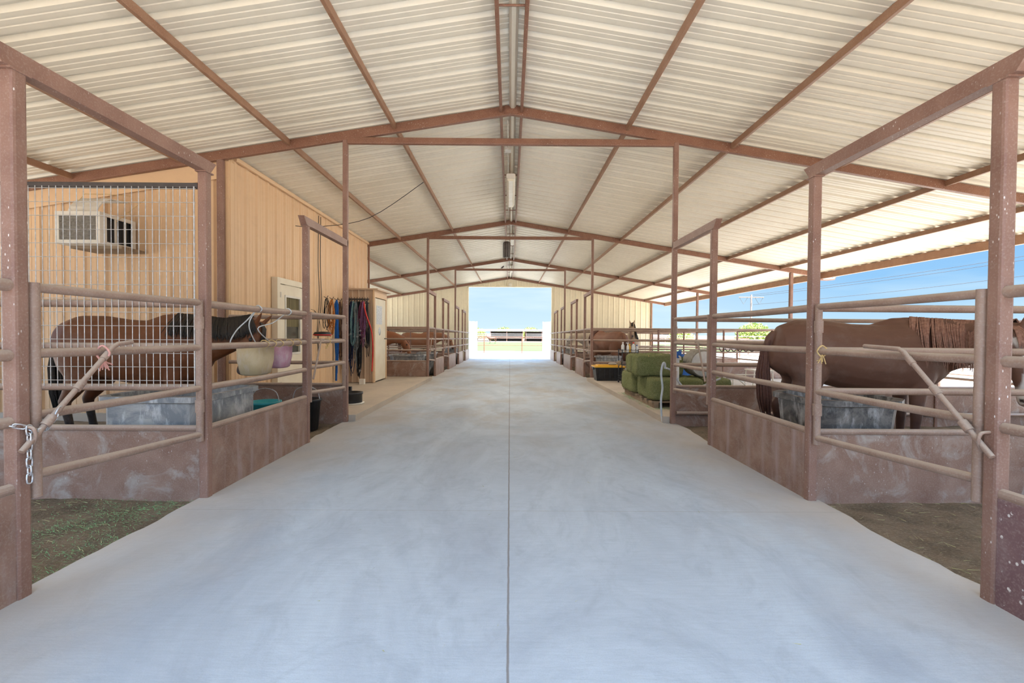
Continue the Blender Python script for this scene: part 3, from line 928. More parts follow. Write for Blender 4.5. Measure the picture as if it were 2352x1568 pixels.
m2.bar((-8.87, ZE, -.4), (-8.87, ZE, H(8.87)-RD-.01), .09, .09, up=(0,1,0)); m2.build('trim_8', M['purlin'], kind='structure')
for s, sd in ((-1, 'left'), (1, 'right')):
    a = R(8)
    x0, yy0 = s*(OW-.02), ZE+.18
    x1, yy1 = x0 - s*math.sin(a)*2.5, yy0+2.5
    t = empty('end_gate', (x0, yy0, -.33), f'low white swing gate folded outward at the {sd} of the far opening', 'gate')
    m2 = MB(); m2.bar((x0, yy0, .98), (x1, yy1, .98), .03, 2.35, rad=.004); m2.build('gate_sheet', M['white'], t)
    m2 = MB(); m2.bar((x0, yy0, -.34), (x0, yy0, 2.2), .05, .05, up=(0,1,0)); m2.build('gate_frame', M['white'], t)
    m2 = MB(); m2.bar((x1, yy1, -.30), (x1, yy1, 2.2), .05, .05, up=(0,1,0)); m2.build('gate_frame', M['white'], t)

# ------------------------------------------------------------------ lamps along the ridge
m2 = MB()
m2.tube([(-.055, B+.1, 4.74), (-.055, 12.9, 4.74)], .011, 6); m2.build('conduit', M['galv'], label='thin pale conduit running along the roof ridge to the white lamp', cat='conduit')
t = empty('strip_lamp', (0, 10.9, 4.55), 'long off-white strip lamp hanging under the ridge', 'lamp')
m2 = MB()
Ly0, Ly1 = 9.75, 11.85
m2.bar((0, Ly0, 4.66), (0, Ly1, 4.66), .19, .10, rad=.03); lb_ = m2.build('lamp_body', M['white'], t)
m2 = MB(); m2.bar((0, Ly0+.03, 4.60), (0, Ly1-.03, 4.60), .15, .07, rad=.03); m2.build('lens', M['lens'], lb_)
def lamplight(y, z, L, W_):
    l = bpy.data.lights.new('lamp_light', 'AREA'); l.shape = 'RECTANGLE'; l.size = .16; l.size_y = L; l.energy = W_; l.color = (1, .93, .82)
    o = bpy.data.objects.new('lamp_light', l); C.objects.link(o); o.location = (0.02, y, z)
lamplight((Ly0+Ly1)/2, 4.545, 2.0, 45); lamplight(17.0, 4.55, 1.2, 45); lamplight(24.2, 4.55, 1.2, 45)
m2 = MB(); m2.tube([(0, Ly0+.3, 4.70), (0, Ly0+.3, 4.89)], .012, 6); m2.tube([(0, Ly1-.3, 4.70), (0, Ly1-.3, 4.89)], .012, 6); m2.build('hanger', M['galv'], t)
t = empty('junction_box', (-.05, 8.5, 4.70), 'small grey junction box under the ridge, before the strip lamp', 'box')
m2 = MB(); m2.box((-.11, 8.45, 4.70), (.0, 8.62, 4.80)); m2.build('box_body', M['galv'], t)
m2 = MB(); m2.tube([(-.05, 8.53, 4.80), (-.05, 8.53, 4.88)], .01, 6); m2.build('bracket', M['galv'], t)
t = empty('caged_fan', (-.12, 15.25, 3.84), 'dark caged fan hanging under the ridge past the second crossbar', 'fan')
m2 = MB(); m2.lathe((-.12, 15.25, 3.84), [(.02, .03), (.10, .03), (.115, .08), (.11, .42), (.12, .50), (.06, .54), (.01, .54)], 16); hs_ = m2.build('housing', M['dark'], t)
m2 = MB()
for k in range(12):
    a = k*math.pi/6; c_, s_ = math.cos(a), math.sin(a)
    m2.tube([(-.12+.05*c_, 15.25+.05*s_, 3.845), (-.12+.125*c_, 15.25+.125*s_, 3.87), (-.12+.125*c_, 15.25+.125*s_, 4.30), (-.12+.10*c_, 15.25+.10*s_, 4.36)], .006, 5)
m2.build('cage', M['screen'], hs_)
m2 = MB(); m2.tube([(-.12, 15.25, 4.37), (-.12, 15.25, 4.905)], .012, 6); m2.build('hanger', M['galv'], t)
for yy, lb in ((16.0, 'small pale lamp by the dark caged fan under the ridge'), (23.6, 'small white lamp under the ridge past the third crossbar')):
    t = empty('ridge_lamp', (.05, yy, 4.6), lb, 'lamp')
    m2 = MB(); m2.bar((.06, yy, 4.66), (.06, yy+1.2, 4.66), .13, .09, rad=.03); m2.build('lamp_body', M['white'], t)
    m2 = MB(); m2.tube([(.06, yy+.2, 4.7), (.06, yy+.2, 4.88)], .01, 6); m2.build('hanger', M['galv'], t)
t = empty('wall_speaker', (0, ZE-.1, 4.36), 'small cream bell-shaped speaker on the end wall over the far opening', 'lamp')  # bell-shaped speaker fitting, gives no light
m2 = MB(); m2.lathe((0, ZE-.10, 4.42), [(.02, .12), (.06, .09), (.13, -.02), (.13, -.06), (.02, -.06)], 16, 'Y'); m2.build('speaker_head', M['doorcream'], t)
m2 = MB(); m2.box((-.05, ZE-.02, 4.37), (.05, ZE+.04, 4.47)); m2.build('bracket', M['doorcream'], t)
# perched bird
t = empty('bird', (-.38, 3*B, 4.419), 'tiny dark bird perched on the third crossbar', 'bird')
m2 = MB(); m2.loft([(-.45, 3*B, 4.44), (-.41, 3*B, 4.455), (-.37, 3*B, 4.48), (-.33, 3*B, 4.51), (-.31, 3*B, 4.54), (-.285, 3*B, 4.54)], [.006, .025, .04, .034, .022, .003], n=10); m2.build('body', M['dark'], t)
m2 = MB(); m2.tube([(-.37, 3*B, 4.45), (-.37, 3*B, 4.417)], .005, 5); m2.build('leg', M['dark'], t)
# cables on tan room
m2 = MB()
m2.cord([(-WX+.07, 9.55, 3.55), (-3.9, 9.6, 3.55), (-2.9, 9.65, 3.75), (-1.8, 9.7, 4.50)], .007, 5)
m2.build('cable', M['black'], label='thin black cable drooping from the tan room to a left roof purlin', cat='cable')
m2 = MB()
for k, o in enumerate((0, .12)):
    m2.cord([(-WX+.05, 10.75+o, H(WX)-.15), (-WX+.045, 10.73+o, 3.0), (-WX+.05, 10.78+o, 2.2), (-WX+.045, 10.7+o*.5, 1.45), (-WX+.05, 10.72, .75)], .008, 5)
m2.build('cable', M['black'], label='pair of black cables running down the tan wall beside the door', cat='cable')

# ------------------------------------------------------------------ troughs and feeders
def tub(name, x0, x1, y0, y1, h, zb_, mat, label, cat, group=None, ch=.16, taper=.10, rimw=.035):
    cx, cy = (x0+x1)/2, (y0+y1)/2
    hx, hy = (x1-x0)/2, (y1-y0)/2
    t = empty(name, (cx, cy, zb_), label, cat, group)
    def poly(k, sx, sy):
        c = ch
        P_ = [(-sx+c, -sy), (sx-c, -sy), (sx, -sy+c), (sx, sy-c), (sx-c, sy), (-sx+c, sy), (-sx, sy-c), (-sx, -sy+c)]
        return [(cx+a, cy+b_, k) for a, b_ in P_]
    rings = [poly(zb_, hx-taper, hy-taper), poly(zb_+h*.35, hx-taper*.72, hy-taper*.72), poly(zb_+h*.38, hx-taper*.74, hy-taper*.74), poly(zb_+h-.06, hx-rimw, hy-rimw),
             poly(zb_+h-.05, hx, hy), poly(zb_+h, hx, hy), poly(zb_+h, hx-rimw*1.6, hy-rimw*1.6), poly(zb_+h*.35, hx-taper-.03, hy-taper-.03)]
    vs = [q for r in rings for q in r]; fs = []
    for i in range(len(rings)-1):
        for k in range(8): fs.append((i*8+k, i*8+(k+1) % 8, (i+1)*8+(k+1) % 8, (i+1)*8+k))
    fs.append(tuple(range(8))[::-1]); fs.append(tuple(range(56, 64)))
    MB().add(vs, fs).build('tub_shell', mat, t)
    m2 = MB(); m2.box((cx-hx+.16, cy-hy+.16, zb_+h*.352), (cx+hx-.16, cy+hy-.16, zb_+h*.50)); m2.build('hay_fill', M['straw'], t, kind='stuff')
    return t
ZT = -.03
tub('water_trough', -3.60, -2.66, 4.02, 5.03, .86, ZT, M['trough2'], 'scuffed blue-grey plastic trough in the corner of the bay horse stall', 'trough', None, .08, .045)
tub('feed_trough', 2.66, 3.56, 4.02, 4.86, .86, ZT, M['trough'], 'black scuffed trough in front of the big chestnut horse', 'trough')
for i, (x0, x1, y0, y1, lb) in enumerate(((-3.4, -2.72, 2*B+2.2, 2*B+3.25, 'grey trough in the first far left stall'),
                                   (2.72, 3.6, 2*B+.08, 2*B+.52, 'pale grey trough behind the yellow lid tote, in the first far right stall'),
                                   (-3.4, -2.72, 3*B+2.0, 3*B+3.1, 'grey trough in the left stall past the third crossbar'),
                                   (2.72, 3.4, 3*B+2.0, 3*B+3.1, 'grey trough in the right stall past the third crossbar'),
                                   (-3.9, -2.75, 2*B+.25, 2*B+.95, 'grey trough just behind the dark partition past the tack closet'))):
    tub('feed_trough', x0, x1, y0, y1, .80, g(y0)+ZT, M['trough2'], lb, 'trough', 'troughs in the far stalls')

def feedtub(x, y, z, rx, ry, h, mat, label):
    t = empty('hanging_feed_tub', (x, y, z), label, 'feed tub', 'feed tubs hung on the left stall panel')
    m2 = MB(); vs = []; fs = []; n = 16
    # flat back against the rail, round belly toward the stall
    prof_ = [(0.62, 0), (0.80, .05), (0.96, .45), (1.0, 1.0), (.93, 1.0), (.88, .5), (.55, .12)]
    for k, zz in prof_:
        for i in range(n):
            a = 2*math.pi*i/n
            xx = rx*k*math.copysign(abs(math.cos(a))**.75, math.cos(a)); yy = ry*k*math.copysign(abs(math.sin(a))**.6, math.sin(a))
            vs.append((x+xx, y+yy, z+h*zz))
    for i in range(len(prof_)-1):
        for k in range(n): fs.append((i*n+k, i*n+(k+1) % n, (i+1)*n+(k+1) % n, (i+1)*n+k))
    fs.append(tuple(range(n))[::-1]); fs.append(tuple((len(prof_)-1)*n+k for k in range(n)))
    m2.add(vs, fs, True); m2.build('tub_shell', mat, t)
    return t
t = feedtub(-2.765, 5.10, .93, .14, .23, .34, M['tantub'], 'dusty tan feed tub tied to the stall rail, nearer the camera')
m2 = MB()
for yy in (4.92, 5.08, 5.24):
    m2.cord([(-2.568, yy, 1.306), (-2.53, yy, 1.27), (-2.568, yy, 1.234), (-2.615, yy, 1.245), (-2.612, yy, 1.30)], .005, 5, closed=True)
m2.build('tie_twine', M['rope'], t)
t = feedtub(-2.765, 5.60, .97, .13, .17, .30, M['pinktub'], 'faded pink feed tub tied to the stall rail, beyond the tan one')
m2 = MB()
for yy in (5.48, 5.68):
    m2.cord([(-2.568, yy, 1.306), (-2.53, yy, 1.27), (-2.568, yy, 1.234), (-2.615, yy, 1.25), (-2.612, yy, 1.30)], .005, 5, closed=True)
m2.build('tie_twine', M['rope'], t)
m2 = MB()
m2.cord([(-2.568, 4.78, 1.595), (-2.53, 4.78, 1.63), (-2.568, 4.78, 1.667), (-2.605, 4.78, 1.63)], .006, 6, closed=True)
m2.cord([(-2.60, 4.78, 1.61), (-2.63, 4.70, 1.52), (-2.68, 4.58, 1.40), (-2.71, 4.55, 1.27), (-2.70, 4.86, 1.25)], .006, 6)
m2.cord([(-2.60, 4.79, 1.61), (-2.64, 4.75, 1.50), (-2.66, 4.80, 1.4), (-2.68, 4.95, 1.27)], .006, 6)
m2.build('tie_cord', M['hose'], label='pale cord looped over the top rail above the tan feed tub', cat='cord')
m2 = MB()
m2.cord([(-2.568, 5.42, 1.595), (-2.53, 5.42, 1.63), (-2.568, 5.42, 1.667), (-2.605, 5.42, 1.63)], .008, 6, closed=True)
m2.cord([(-2.60, 5.42, 1.61), (-2.63, 5.2, 1.50), (-2.68, 4.98, 1.43), (-2.70, 5.3, 1.27)], .006, 6)
m2.build('tie_cord', M['hose'], label='pale cord looped over the top rail above the pink feed tub', cat='cord')
# buckets at the back of that stall
for (x, y, mt, lb) in ((-3.45, 6.6, 'teal', 'teal bucket on the ground behind the tan feed tub'), (-2.98, 6.85, 'black', 'black bucket beside the teal one')):
    t = empty('bucket', (x, y, .0), lb, 'bucket')
    m2 = MB(); m2.lathe((x, y, -.03), [(.16, 0), (.20, .42), (.215, .42), (.215, .45), (.19, .45), (.15, .04)], 20); m2.build('pail', M[mt], t)
    m2 = MB(); m2.cord([(x-.2, y, .40), (x-.15, y, .55), (x, y, .60), (x+.15, y, .55), (x+.2, y, .40)], .006, 6); m2.build('bail', M['wire'], t)

# chain on the left gate
t = empty('chain', (-2.49, 2.45, .62), 'bright steel chain wrapped round the left post and gate, loose end hanging', 'chain')
def link(pa, pb, roll):
    pa, pb = Vector(pa), Vector(pb); d = (pb-pa); L = d.length; d.normalize()
    s1 = d.cross(Vector((0.3, 0.2, 1.0) if abs(d.z) < .8 else (1, .1, 0))).normalized(); s2 = d.cross(s1)
    w = s1*math.cos(roll) + s2*math.sin(roll)
    pts = []
    hl, hw = L/2+.006, .0125
    for a in range(12):
        th = 2*math.pi*a/12
        c, sn = math.cos(th), math.sin(th)
        pts.append((pa+pb)/2 + d*(math.copysign(max(0, hl-hw), c) + hw*c if abs(c) > 1e-6 else 0) + w*hw*sn)
    m2 = MB(); m2.tube(pts, .0042, 6, closed=True, up=w.cross(d)); m2.build('link', M['chain'], t)
def chainpath(pts, step=.042):
    segs = []
    pts = [Vector(p) for p in pts]; cur = pts[0]; i = 1; k = 0
    while i < len(pts):
        d = pts[i]-cur
        if d.length < step: i += 1; continue
        nx = cur + d.normalized()*step
        link(cur, nx, (k % 2)*math.pi/2 + .3); k += 1
        cur = nx
chainpath([(-2.66, 2.385, .925), (-2.56, 2.385, .92), (-2.515, 2.40, .905), (-2.505, 2.44, .89)])
chainpath([(-2.505, 2.44, .90), (-2.50, 2.435, .60)])
chainpath([(-2.505, 2.445, .88), (-2.50, 2.50, .865), (-2.495, 2.55, .865), (-2.49, 2.60, .98)])
# twine
def knot(c, mat, label, seed, n=7, r=.035):
    rnd = random.Random(seed); m2 = MB(); c = Vector(c)
    m2.cord([c+Vector((0, .0, .045)), c+Vector((-.04, 0, 0)), c+Vector((0, 0, -.045)), c+Vector((.045, 0, 0))], .006, 6, closed=True)
    for k in range(n):
        a = rnd.uniform(-1.3, 1.3)
        m2.tube([c+Vector((-.0, 0, -.03)), c+Vector((0, r*math.sin(a)*.7, -.05-rnd.uniform(0, .02))), c+Vector((rnd.uniform(-.02, .02), r*math.sin(a)*1.8, -.05-r*rnd.uniform(.3, 1.6)))], .004, 5)
    return m2.build('twine', mat, label=label, cat='twine')
knot((-2.52, 2.90, 1.262), M['pinkrope'], 'frayed pink twine tied to the left gate rail', 3, 12, .04)
knot((2.55, 3.80, 1.27), M['rope'], 'yellow twine tied to the right gate by its hinge', 5)
knot((-2.55, 6.55, 1.27), M['rope'], 'yellow twine on the small left gate, before the orange rope', 8)

# ------------------------------------------------------------------ halters, bridles and ropes on the tack wall
t = empty('halter_rack', (-4.0, 12.28, 2.1), 'black steel hook rack on the front of the tan tack closet', 'rack')
m2 = MB(); m2.bar((-4.36, 12.36, 2.27), (-3.72, 12.36, 2.27), .025, .04); m2.bar((-4.36, 12.36, 2.17), (-3.72, 12.36, 2.17), .02, .03)
m2.bar((-4.3, 12.34, 2.22), (-4.3, 12.48, 2.22), .02, .03); m2.bar((-3.8, 12.34, 2.22), (-3.8, 12.48, 2.22), .02, .03)
m2.build('bar', M['dark'], t)
hooks = []
for k in range(10):
    x = -4.34 + k*.068
    hooks.append((x, 12.26, 2.20))
    m2 = MB(); m2.tube([(x, 12.36, 2.27), (x, 12.28, 2.24), (x, 12.24, 2.20), (x, 12.24, 2.27), (x, 12.25, 2.31)], .009, 6); m2.build('hook', M['dark'], t)
rc = {'black': (.02, .02, .023), 'navy': (.02, .035, .10), 'teal': (.20, .36, .39), 'grey': (.20, .22, .23), 'maroon': (.26, .07, .13), 'red': (.72, .05, .03),
      'orange': (.62, .23, .05), 'blue': (.01, .12, .45), 'leather': (.13, .06, .035), 'olive': (.16, .13, .09), 'purple': (.24, .10, .22), 'pale': (.5, .44, .38)}
for k, c in rc.items(): M['r_'+k] = simple('strap_'+k, c, tuple(q*.6 for q in c), 40, .7)
def strapset(name, hk, drop, w, col, label, cat, seed, n=4, hw=True, rad=.008, flat=False):
    rnd = random.Random(seed)
    x, y, z = hk
    t = empty(name, (x, y, z-drop), label, cat, 'tack hanging by the closet')
    m2 = MB()
    for i in range(n):
        d = drop*rnd.uniform(.55, 1.0); ww = w*rnd.uniform(.4, 1.0); o = rnd.uniform(-.25, .25)*w; yy = y - rnd.uniform(0, .07)
        pts = []
        for a in range(14):
            th = 2*math.pi*a/14
            q = (1-math.cos(th))/2
            pts.append((x + o*q + ww*.5*math.sin(th)*(0.35+q*.9) + rnd.uniform(-.008, .008), yy + .02*math.sin(th*2), z - d*q))
        m2.sweep(pts, [(rad, rad*.4), (-rad, rad*.4), (-rad, -rad*.4), (rad, -rad*.4)] if flat else [(rad*math.cos(k*1.0472), rad*math.sin(k*1.0472)) for k in range(6)], closed=True, smooth=not flat, up=(0, 1, 0))
    if not flat or True:
        pts = [(x + w*.2*math.sin(k*1.4+seed), y-.03, z - drop*(k/6)) for k in range(7)]
        m2.tube(pts, rad, 6)
    m2.build('straps', M['r_'+col], t)
    if hw:
        for k in range(3):
            m3 = MB()
            zz = z - drop*rnd.uniform(.35, .95); xx = x + rnd.uniform(-.5, .5)*w
            m3.tube([(xx+.018*math.cos(a*1.0472), y-.06, zz+.022*math.sin(a*1.0472)) for a in range(6)], .005, 5, closed=True, up=(0, 1, 0))
            m3.build('buckle', M['chain'], t)
    return t
WXs = -WX+.10
# on the tan wall (left part of the rack)
for k, yy in enumerate((11.1, 11.45, 11.75, 12.0)):
    m2 = MB(); m2.tube([(-WX+.03, yy, 2.24), (-WX+.10, yy, 2.20), (-WX+.13, yy, 2.26)], .009, 6)
    m2.build('wall_hook', M['dark'], label=f'black hook on the tan wall holding the {["black cord loops", "orange rope", "blue strap", "leather bridle"][k]}', cat='hook')
strapset('cord_loops', (WXs, 11.1, 2.20), .75, .20, 'black', 'thin black cord loops on the tan wall, left of the orange rope', 'cord', 1, 3, False, .007)
strapset('rope_coil', (WXs, 11.42, 2.19), .90, .17, 'orange', 'coiled orange rope on the tan wall hook', 'rope', 2, 8, False, .010)
strapset('lead_strap', (WXs, 11.75, 2.18), 2.0, .05, 'blue', 'bright blue lead strap hanging nearly to the floor', 'strap', 3, 4, False, .026, True)
strapset('bridle', (WXs, 12.0, 2.18), 1.5, .16, 'leather', 'brown leather bridle right of the blue strap', 'bridle', 4, 5)
items = [(0, 1.9, .13, 'olive', 'halter', 'olive grey rope halter behind the frame post'), (1, 1.4, .14, 'maroon', 'halter', 'dark maroon halter just left of the black ones'),
         (2, 1.5, .14, 'black', 'halter', 'black rope halter left of the navy one'), (3, 1.95, .15, 'navy', 'halter', 'navy blue halter with a long lead'),
         (4, 1.3, .16, 'teal', 'halter', 'pale teal rope halter in the middle of the rack'), (5, 1.75, .15, 'grey', 'bridle', 'grey bridle beside the teal halter'),
         (6, 2.0, .16, 'black', 'bridle', 'longest black bridle, its end near the floor'), (7, 1.1, .18, 'maroon', 'halter', 'maroon halter at the right of the rack'),
         (8, 1.2, .17, 'purple', 'halter', 'dusty purple halter beside the red lead'), (9, 1.45, .12, 'black', 'bridle', 'black bridle at the right end of the rack')]
for i, drop, w, col, nm, lb in items:
    h = hooks[i]
    strapset(nm, (h[0], h[1]-.02-.03*(i%3), h[2]), drop, w, col, lb, nm, 20+i, 7, True, .008)
for i, drop, w, col, nm, lb in ((1, 1.75, .15, 'black', 'bridle', 'black bridle behind the dark maroon halter'), (3, 1.35, .16, 'grey', 'halter', 'grey rope halter beside the navy one'),
                                (5, 1.95, .17, 'black', 'halter', 'wide black halter behind the grey bridle'), (7, 1.0, .16, 'leather', 'bridle', 'short brown bridle behind the maroon halter')):
    h = hooks[i]
    strapset(nm, (h[0]+.03, h[1]+.015, h[2]), drop, w, col, lb, nm, 50+i, 7, True, .010)
m2 = MB(); h = hooks[8]
m2.cord([(h[0], 12.15, 2.2), (h[0]+.06, 12.12, 1.9), (h[0]+.18, 12.12, 1.55), (h[0]+.22, 12.16, 1.3), (h[0]+.225, 12.2, .9), (h[0]+.20, 12.2, .38)], .017, 8)
m2.build('lead_rope', M['red'], label='bright red lead rope at the right end of the hanging tack', cat='rope')
# oval pad hanging on the small gate
t = empty('hanging_pan', (-4.15, 10.36, 1.30), 'oval black and red padded pan hanging on the tan wall right of the door', 'pan')
m2 = MB(); m2.lathe((-4.15, 10.36, 1.31), [(.02, 0), (.16, .0), (.19, .04), (.16, .09), (.04, .10)], 20); m2.build('pad', M['black'], t)
m2 = MB(); m2.lathe((-4.15, 10.36, 1.325), [(.185, 0), (.200, .012), (.185, .024)], 20); m2.build('red_edge', M['red'], t, label='red rim')
m2 = MB()
for a in (0, 2.1, 4.2): m2.tube([(-4.15+.14*math.cos(a), 10.36+.14*math.sin(a), 1.40), (-4.2+.06*math.cos(a), 10.36+.05*math.sin(a), 1.66), (-4.33, 10.36, 1.88), (-4.405, 10.36, 1.90)], .005, 5)
m2.build('hanging_cord', M['r_olive'], t)
# black pans on the left pad
t = empty('rubber_feed_pan', (-2.92, 8.6, .09), 'black rubber feed pan on the left concrete pad, beside the frame post', 'feed pan')
m2 = MB(); m2.lathe((-2.92, 8.6, .087), [(.19, 0), (.20, .02), (.20, .17), (.215, .18), (.215, .21), (.17, .21), (.16, .05)], 24); m2.build('pan', M['black'], t)
m2 = MB(); m2.lathe((-2.92, 8.6, .089), [(.201, .0), (.235, .0), (.24, .02), (.201, .022)], 24); m2.build('base_ring', M['white'], t)
m2 = MB(); m2.bar((-3.12, 8.85, .087), (-3.12, 8.85, .37), .26, .07, up=(0, 1, 0)); m2.build('black_block', M['black'], label='black plastic block behind the rubber feed pan', cat='block')
m2 = MB(); m2.box((-3.88, 12.05, .055), (-3.76, 12.17, .19)); m2.build('salt_block', M['white'], label='small white block on the pad under the hanging tack', cat='block')

# ------------------------------------------------------------------ right bay: hay, tote, cart, hydrant
zp = 0.10
t = empty('pallet', (3.2, 9.3, zp-.02), 'worn wooden pallet under the hay bales', 'pallet')
m2 = MB()
for k in range(7): m2.box((2.52, 8.25+k*.32, zp+.085), (3.98, 8.25+k*.32+.14, zp+.11))
m2.build('deck_board', M['wood'], t)
for x in (2.56, 3.2, 3.86):
    m2 = MB(); m2.box((x, 8.25, zp-.03), (x+.09, 10.35, zp+.084)); m2.build('stringer', M['wood'], t)
def bale(x0, x1, y0, y1, z0, h, label, seed, along):
    t = empty('hay_bale', ((x0+x1)/2, (y0+y1)/2, z0), label, 'hay bale', 'stacked green hay bales')
    N = 9
    def grid(axis, sgn):
        out = []
        for i in range(N+1):
            for j in range(N+1):
                u, v = i/N*2-1, j/N*2-1
                p = [0, 0, 0]; o = [k for k in range(3) if k != axis]
                p[axis] = sgn; p[o[0]] = u; p[o[1]] = v
                out.append(p)
        return out
    vs = []; fs = []; idx = {}
    c = Vector(((x0+x1)/2, (y0+y1)/2, z0+h/2)); hs = ((x1-x0)/2-.012, (y1-y0)/2-.012, h/2)
    for ax in range(3):
        for sg in (-1, 1):
            gr = grid(ax, sg); ids = []
            for p in gr:
                key = tuple(round(q, 4) for q in p)
                if key not in idx:
                    q = Vector(p)
                    l4 = (abs(q.x)**9+abs(q.y)**9+abs(q.z)**9)**(1/9)
                    q = q/l4
                    pos = Vector((q.x*hs[0], q.y*hs[1], q.z*hs[2]))
                    nz = mnoise.noise(pos*7+Vector((seed, 0, 0)))*.018 + mnoise.noise(pos*26+Vector((seed, 0, 0)))*.009
                    tt = q[along]*hs[along]
                    gv = -0.016*sum(math.exp(-((tt-w_)/.025)**2) for w_ in (-.22, .22))
                    pos = pos*(1-.012) + pos.normalized()*min(0.012, nz) + pos.normalized()*gv
                    pos.z = max(pos.z, -hs[2])
                    idx[key] = len(vs); vs.append(c+pos)
                ids.append(idx[key])
            for i in range(N):
                for j in range(N):
                    a = i*(N+1)+j
                    f = (ids[a], ids[a+1], ids[a+N+2], ids[a+N+1])
                    fs.append(f if (sg > 0) ^ (ax == 1) else f[::-1])
    MB().add(vs, fs, True).build('hay', M['hay'], t, kind='stuff')
    # bristle of loose stems
    rnd = random.Random(seed); m2 = MB()
    for k in range(520):
        ax = rnd.choice((0, 1, 1, 2)); sg = -1 if ax != 2 else 1
        p = [rnd.uniform(-.95, .95) for _ in range(3)]; p[ax] = sg*.97
        q = c + Vector((p[0]*hs[0], p[1]*hs[1], p[2]*hs[2]))
        d = Vector([rnd.uniform(-1, 1) for _ in range(3)]); d[ax] = sg*rnd.uniform(.1, .6); d.normalize()
        e2 = q + d*rnd.uniform(.03, .08)
        sd_ = d.cross(Vector((.3, .5, .8))).normalized()*.0022
        m2.add([q-sd_, q+sd_, e2], [(0, 1, 2)])
    m2.build('loose_stems', M['straw'], t, kind='stuff')
    m2 = MB()
    for w_ in (-.22, .22):
        pts = []
        o = [k for k in range(3) if k != along]
        for a, b_ in ((-1, -1), (-1, -.5), (-1, .5), (-1, 1), (0, 1), (1, 1), (1, 0), (1, -1), (0, -1)):
            p = Vector((0, 0, 0)); p[along] = w_; p[o[0]] = a*(hs[o[0]]-.012); p[o[1]] = b_*(hs[o[1]]-.012); pts.append(c+p)
        m2.tube(pts, .003, 5, closed=True, up=[(1, 0, 0), (0, 1, 0)][along])
    m2.build('baling_twine', M['rope'], t)
zb0 = zp + .112
h0 = .40
BL = [(2.50, 2.98, 8.22, 9.28, 'lower hay bale at the aisle side, nearest the small gate', 1), (2.46, 2.96, 9.32, 10.40, 'lower hay bale at the aisle side, toward the black cart', 2),
      (3.0, 3.48, 8.22, 9.28, 'lower hay bale, middle of the near row', 3), (3.0, 3.48, 9.32, 10.40, 'lower hay bale, middle of the far row', 4),
      (3.50, 3.97, 8.22, 9.28, 'lower hay bale, outer one of the near row under the drum', 5)]
for x0, x1, y0, y1, lb, sd in BL: bale(x0, x1, y0, y1, zb0, h0, lb, sd, 1)
bale(2.34, 3.26, 8.62, 9.09, zb0+h0+.002, h0, 'upper hay bale nearest the camera', 11, 0)
bale(2.36, 3.26, 9.13, 9.60, zb0+h0+.002, h0, 'upper hay bale behind the nearest one', 12, 0)
# drum
t = empty('drum', (3.56, 8.75, zb0+h0), 'pale round drum lying on the outer hay bale', 'drum')
zc = zb0+h0+.25
m2 = MB(); m2.lathe((3.56, 8.75, zc), [(.235, -.22), (.25, -.20), (.25, -.02), (.258, 0), (.25, .02), (.25, .20), (.235, .22)], 32, 'Y'); m2.build('barrel', M['screen'], t)
m2 = MB(); m2.lathe((3.56, 8.525, zc), [(.01, .0), (.225, -.0), (.232, .012), (.01, .012)], 32, 'Y'); m2.build('lid', M['bottle'], t)
# scattered hay on the pad
m2 = MB(); rnd = random.Random(4)
for k in range(900):
    x, y = rnd.gauss(2.62, .14), rnd.uniform(8.0, 10.6)
    if x < 2.43: continue
    a = rnd.uniform(0, 6.3); L = rnd.uniform(.03, .08)
    m2.add([(x, y, .102+g(y)), (x+.004, y+.003, .104+g(y)), (x+L*math.cos(a), y+L*math.sin(a), .112+g(y)+rnd.uniform(0, .012))], [(0, 1, 2)])
m2.build('loose_hay', M['greenhay'], label='loose green hay scattered along the pad edge under the pallet', cat='hay', kind='stuff')
# tote
t = empty('storage_tote', (2.88, 13.72, .04), 'black storage tote with a yellow lid on the right concrete pad', 'storage tote')
m2 = MB(); x0, x1, y0, y1, z0 = 2.48, 3.30, 13.45, 13.98, .037
vs = []
for z, k in ((z0, .05), (z0+.36, .0), (z0+.36, -.02), (z0+.39, -.02)):
    vs += [(x0+k, y0+k, z), (x1-k, y0+k, z), (x1-k, y1-k, z), (x0+k, y1-k, z)]
fs = [(0, 3, 2, 1), (12, 13, 14, 15)]
for i in range(3):
    for k in range(4): fs.append((i*4+k, i*4+(k+1) % 4, (i+1)*4+(k+1) % 4, (i+1)*4+k))
m2.add(vs, fs)
for k in range(5): m2.box((x0+.1+k*.15, y0-.003, z0+.08), (x0+.13+k*.15, y0+.03, z0+.34))
m2.build('bin', M['black'], t)
m2 = MB(); m2.box((x0-.03, y0-.03, z0+.392), (x1+.03, y1+.03, z0+.43)); m2.box((x0+.08, y0+.06, z0+.43), (x1-.08, y1-.06, z0+.455)); m2.build('lid', M['yellow'], t)
for s_, xx in ((-1, x0-.02), (1, x1+.02)):
    m2 = MB(); m2.box((xx-.02, 13.62, z0+.32), (xx+.02, 13.80, z0+.391)); m2.build('handle', M['black'], t)
m2 = MB(); m2.lathe((3.02, 13.7, z0+.455), [(.10, 0), (.13, .02), (.12, .05), (.06, .07), (.01, .072)], 14); m2.build('folded_cloth', M['r_pale'], label='crumpled beige cloth on the yellow tote lid', cat='cloth')
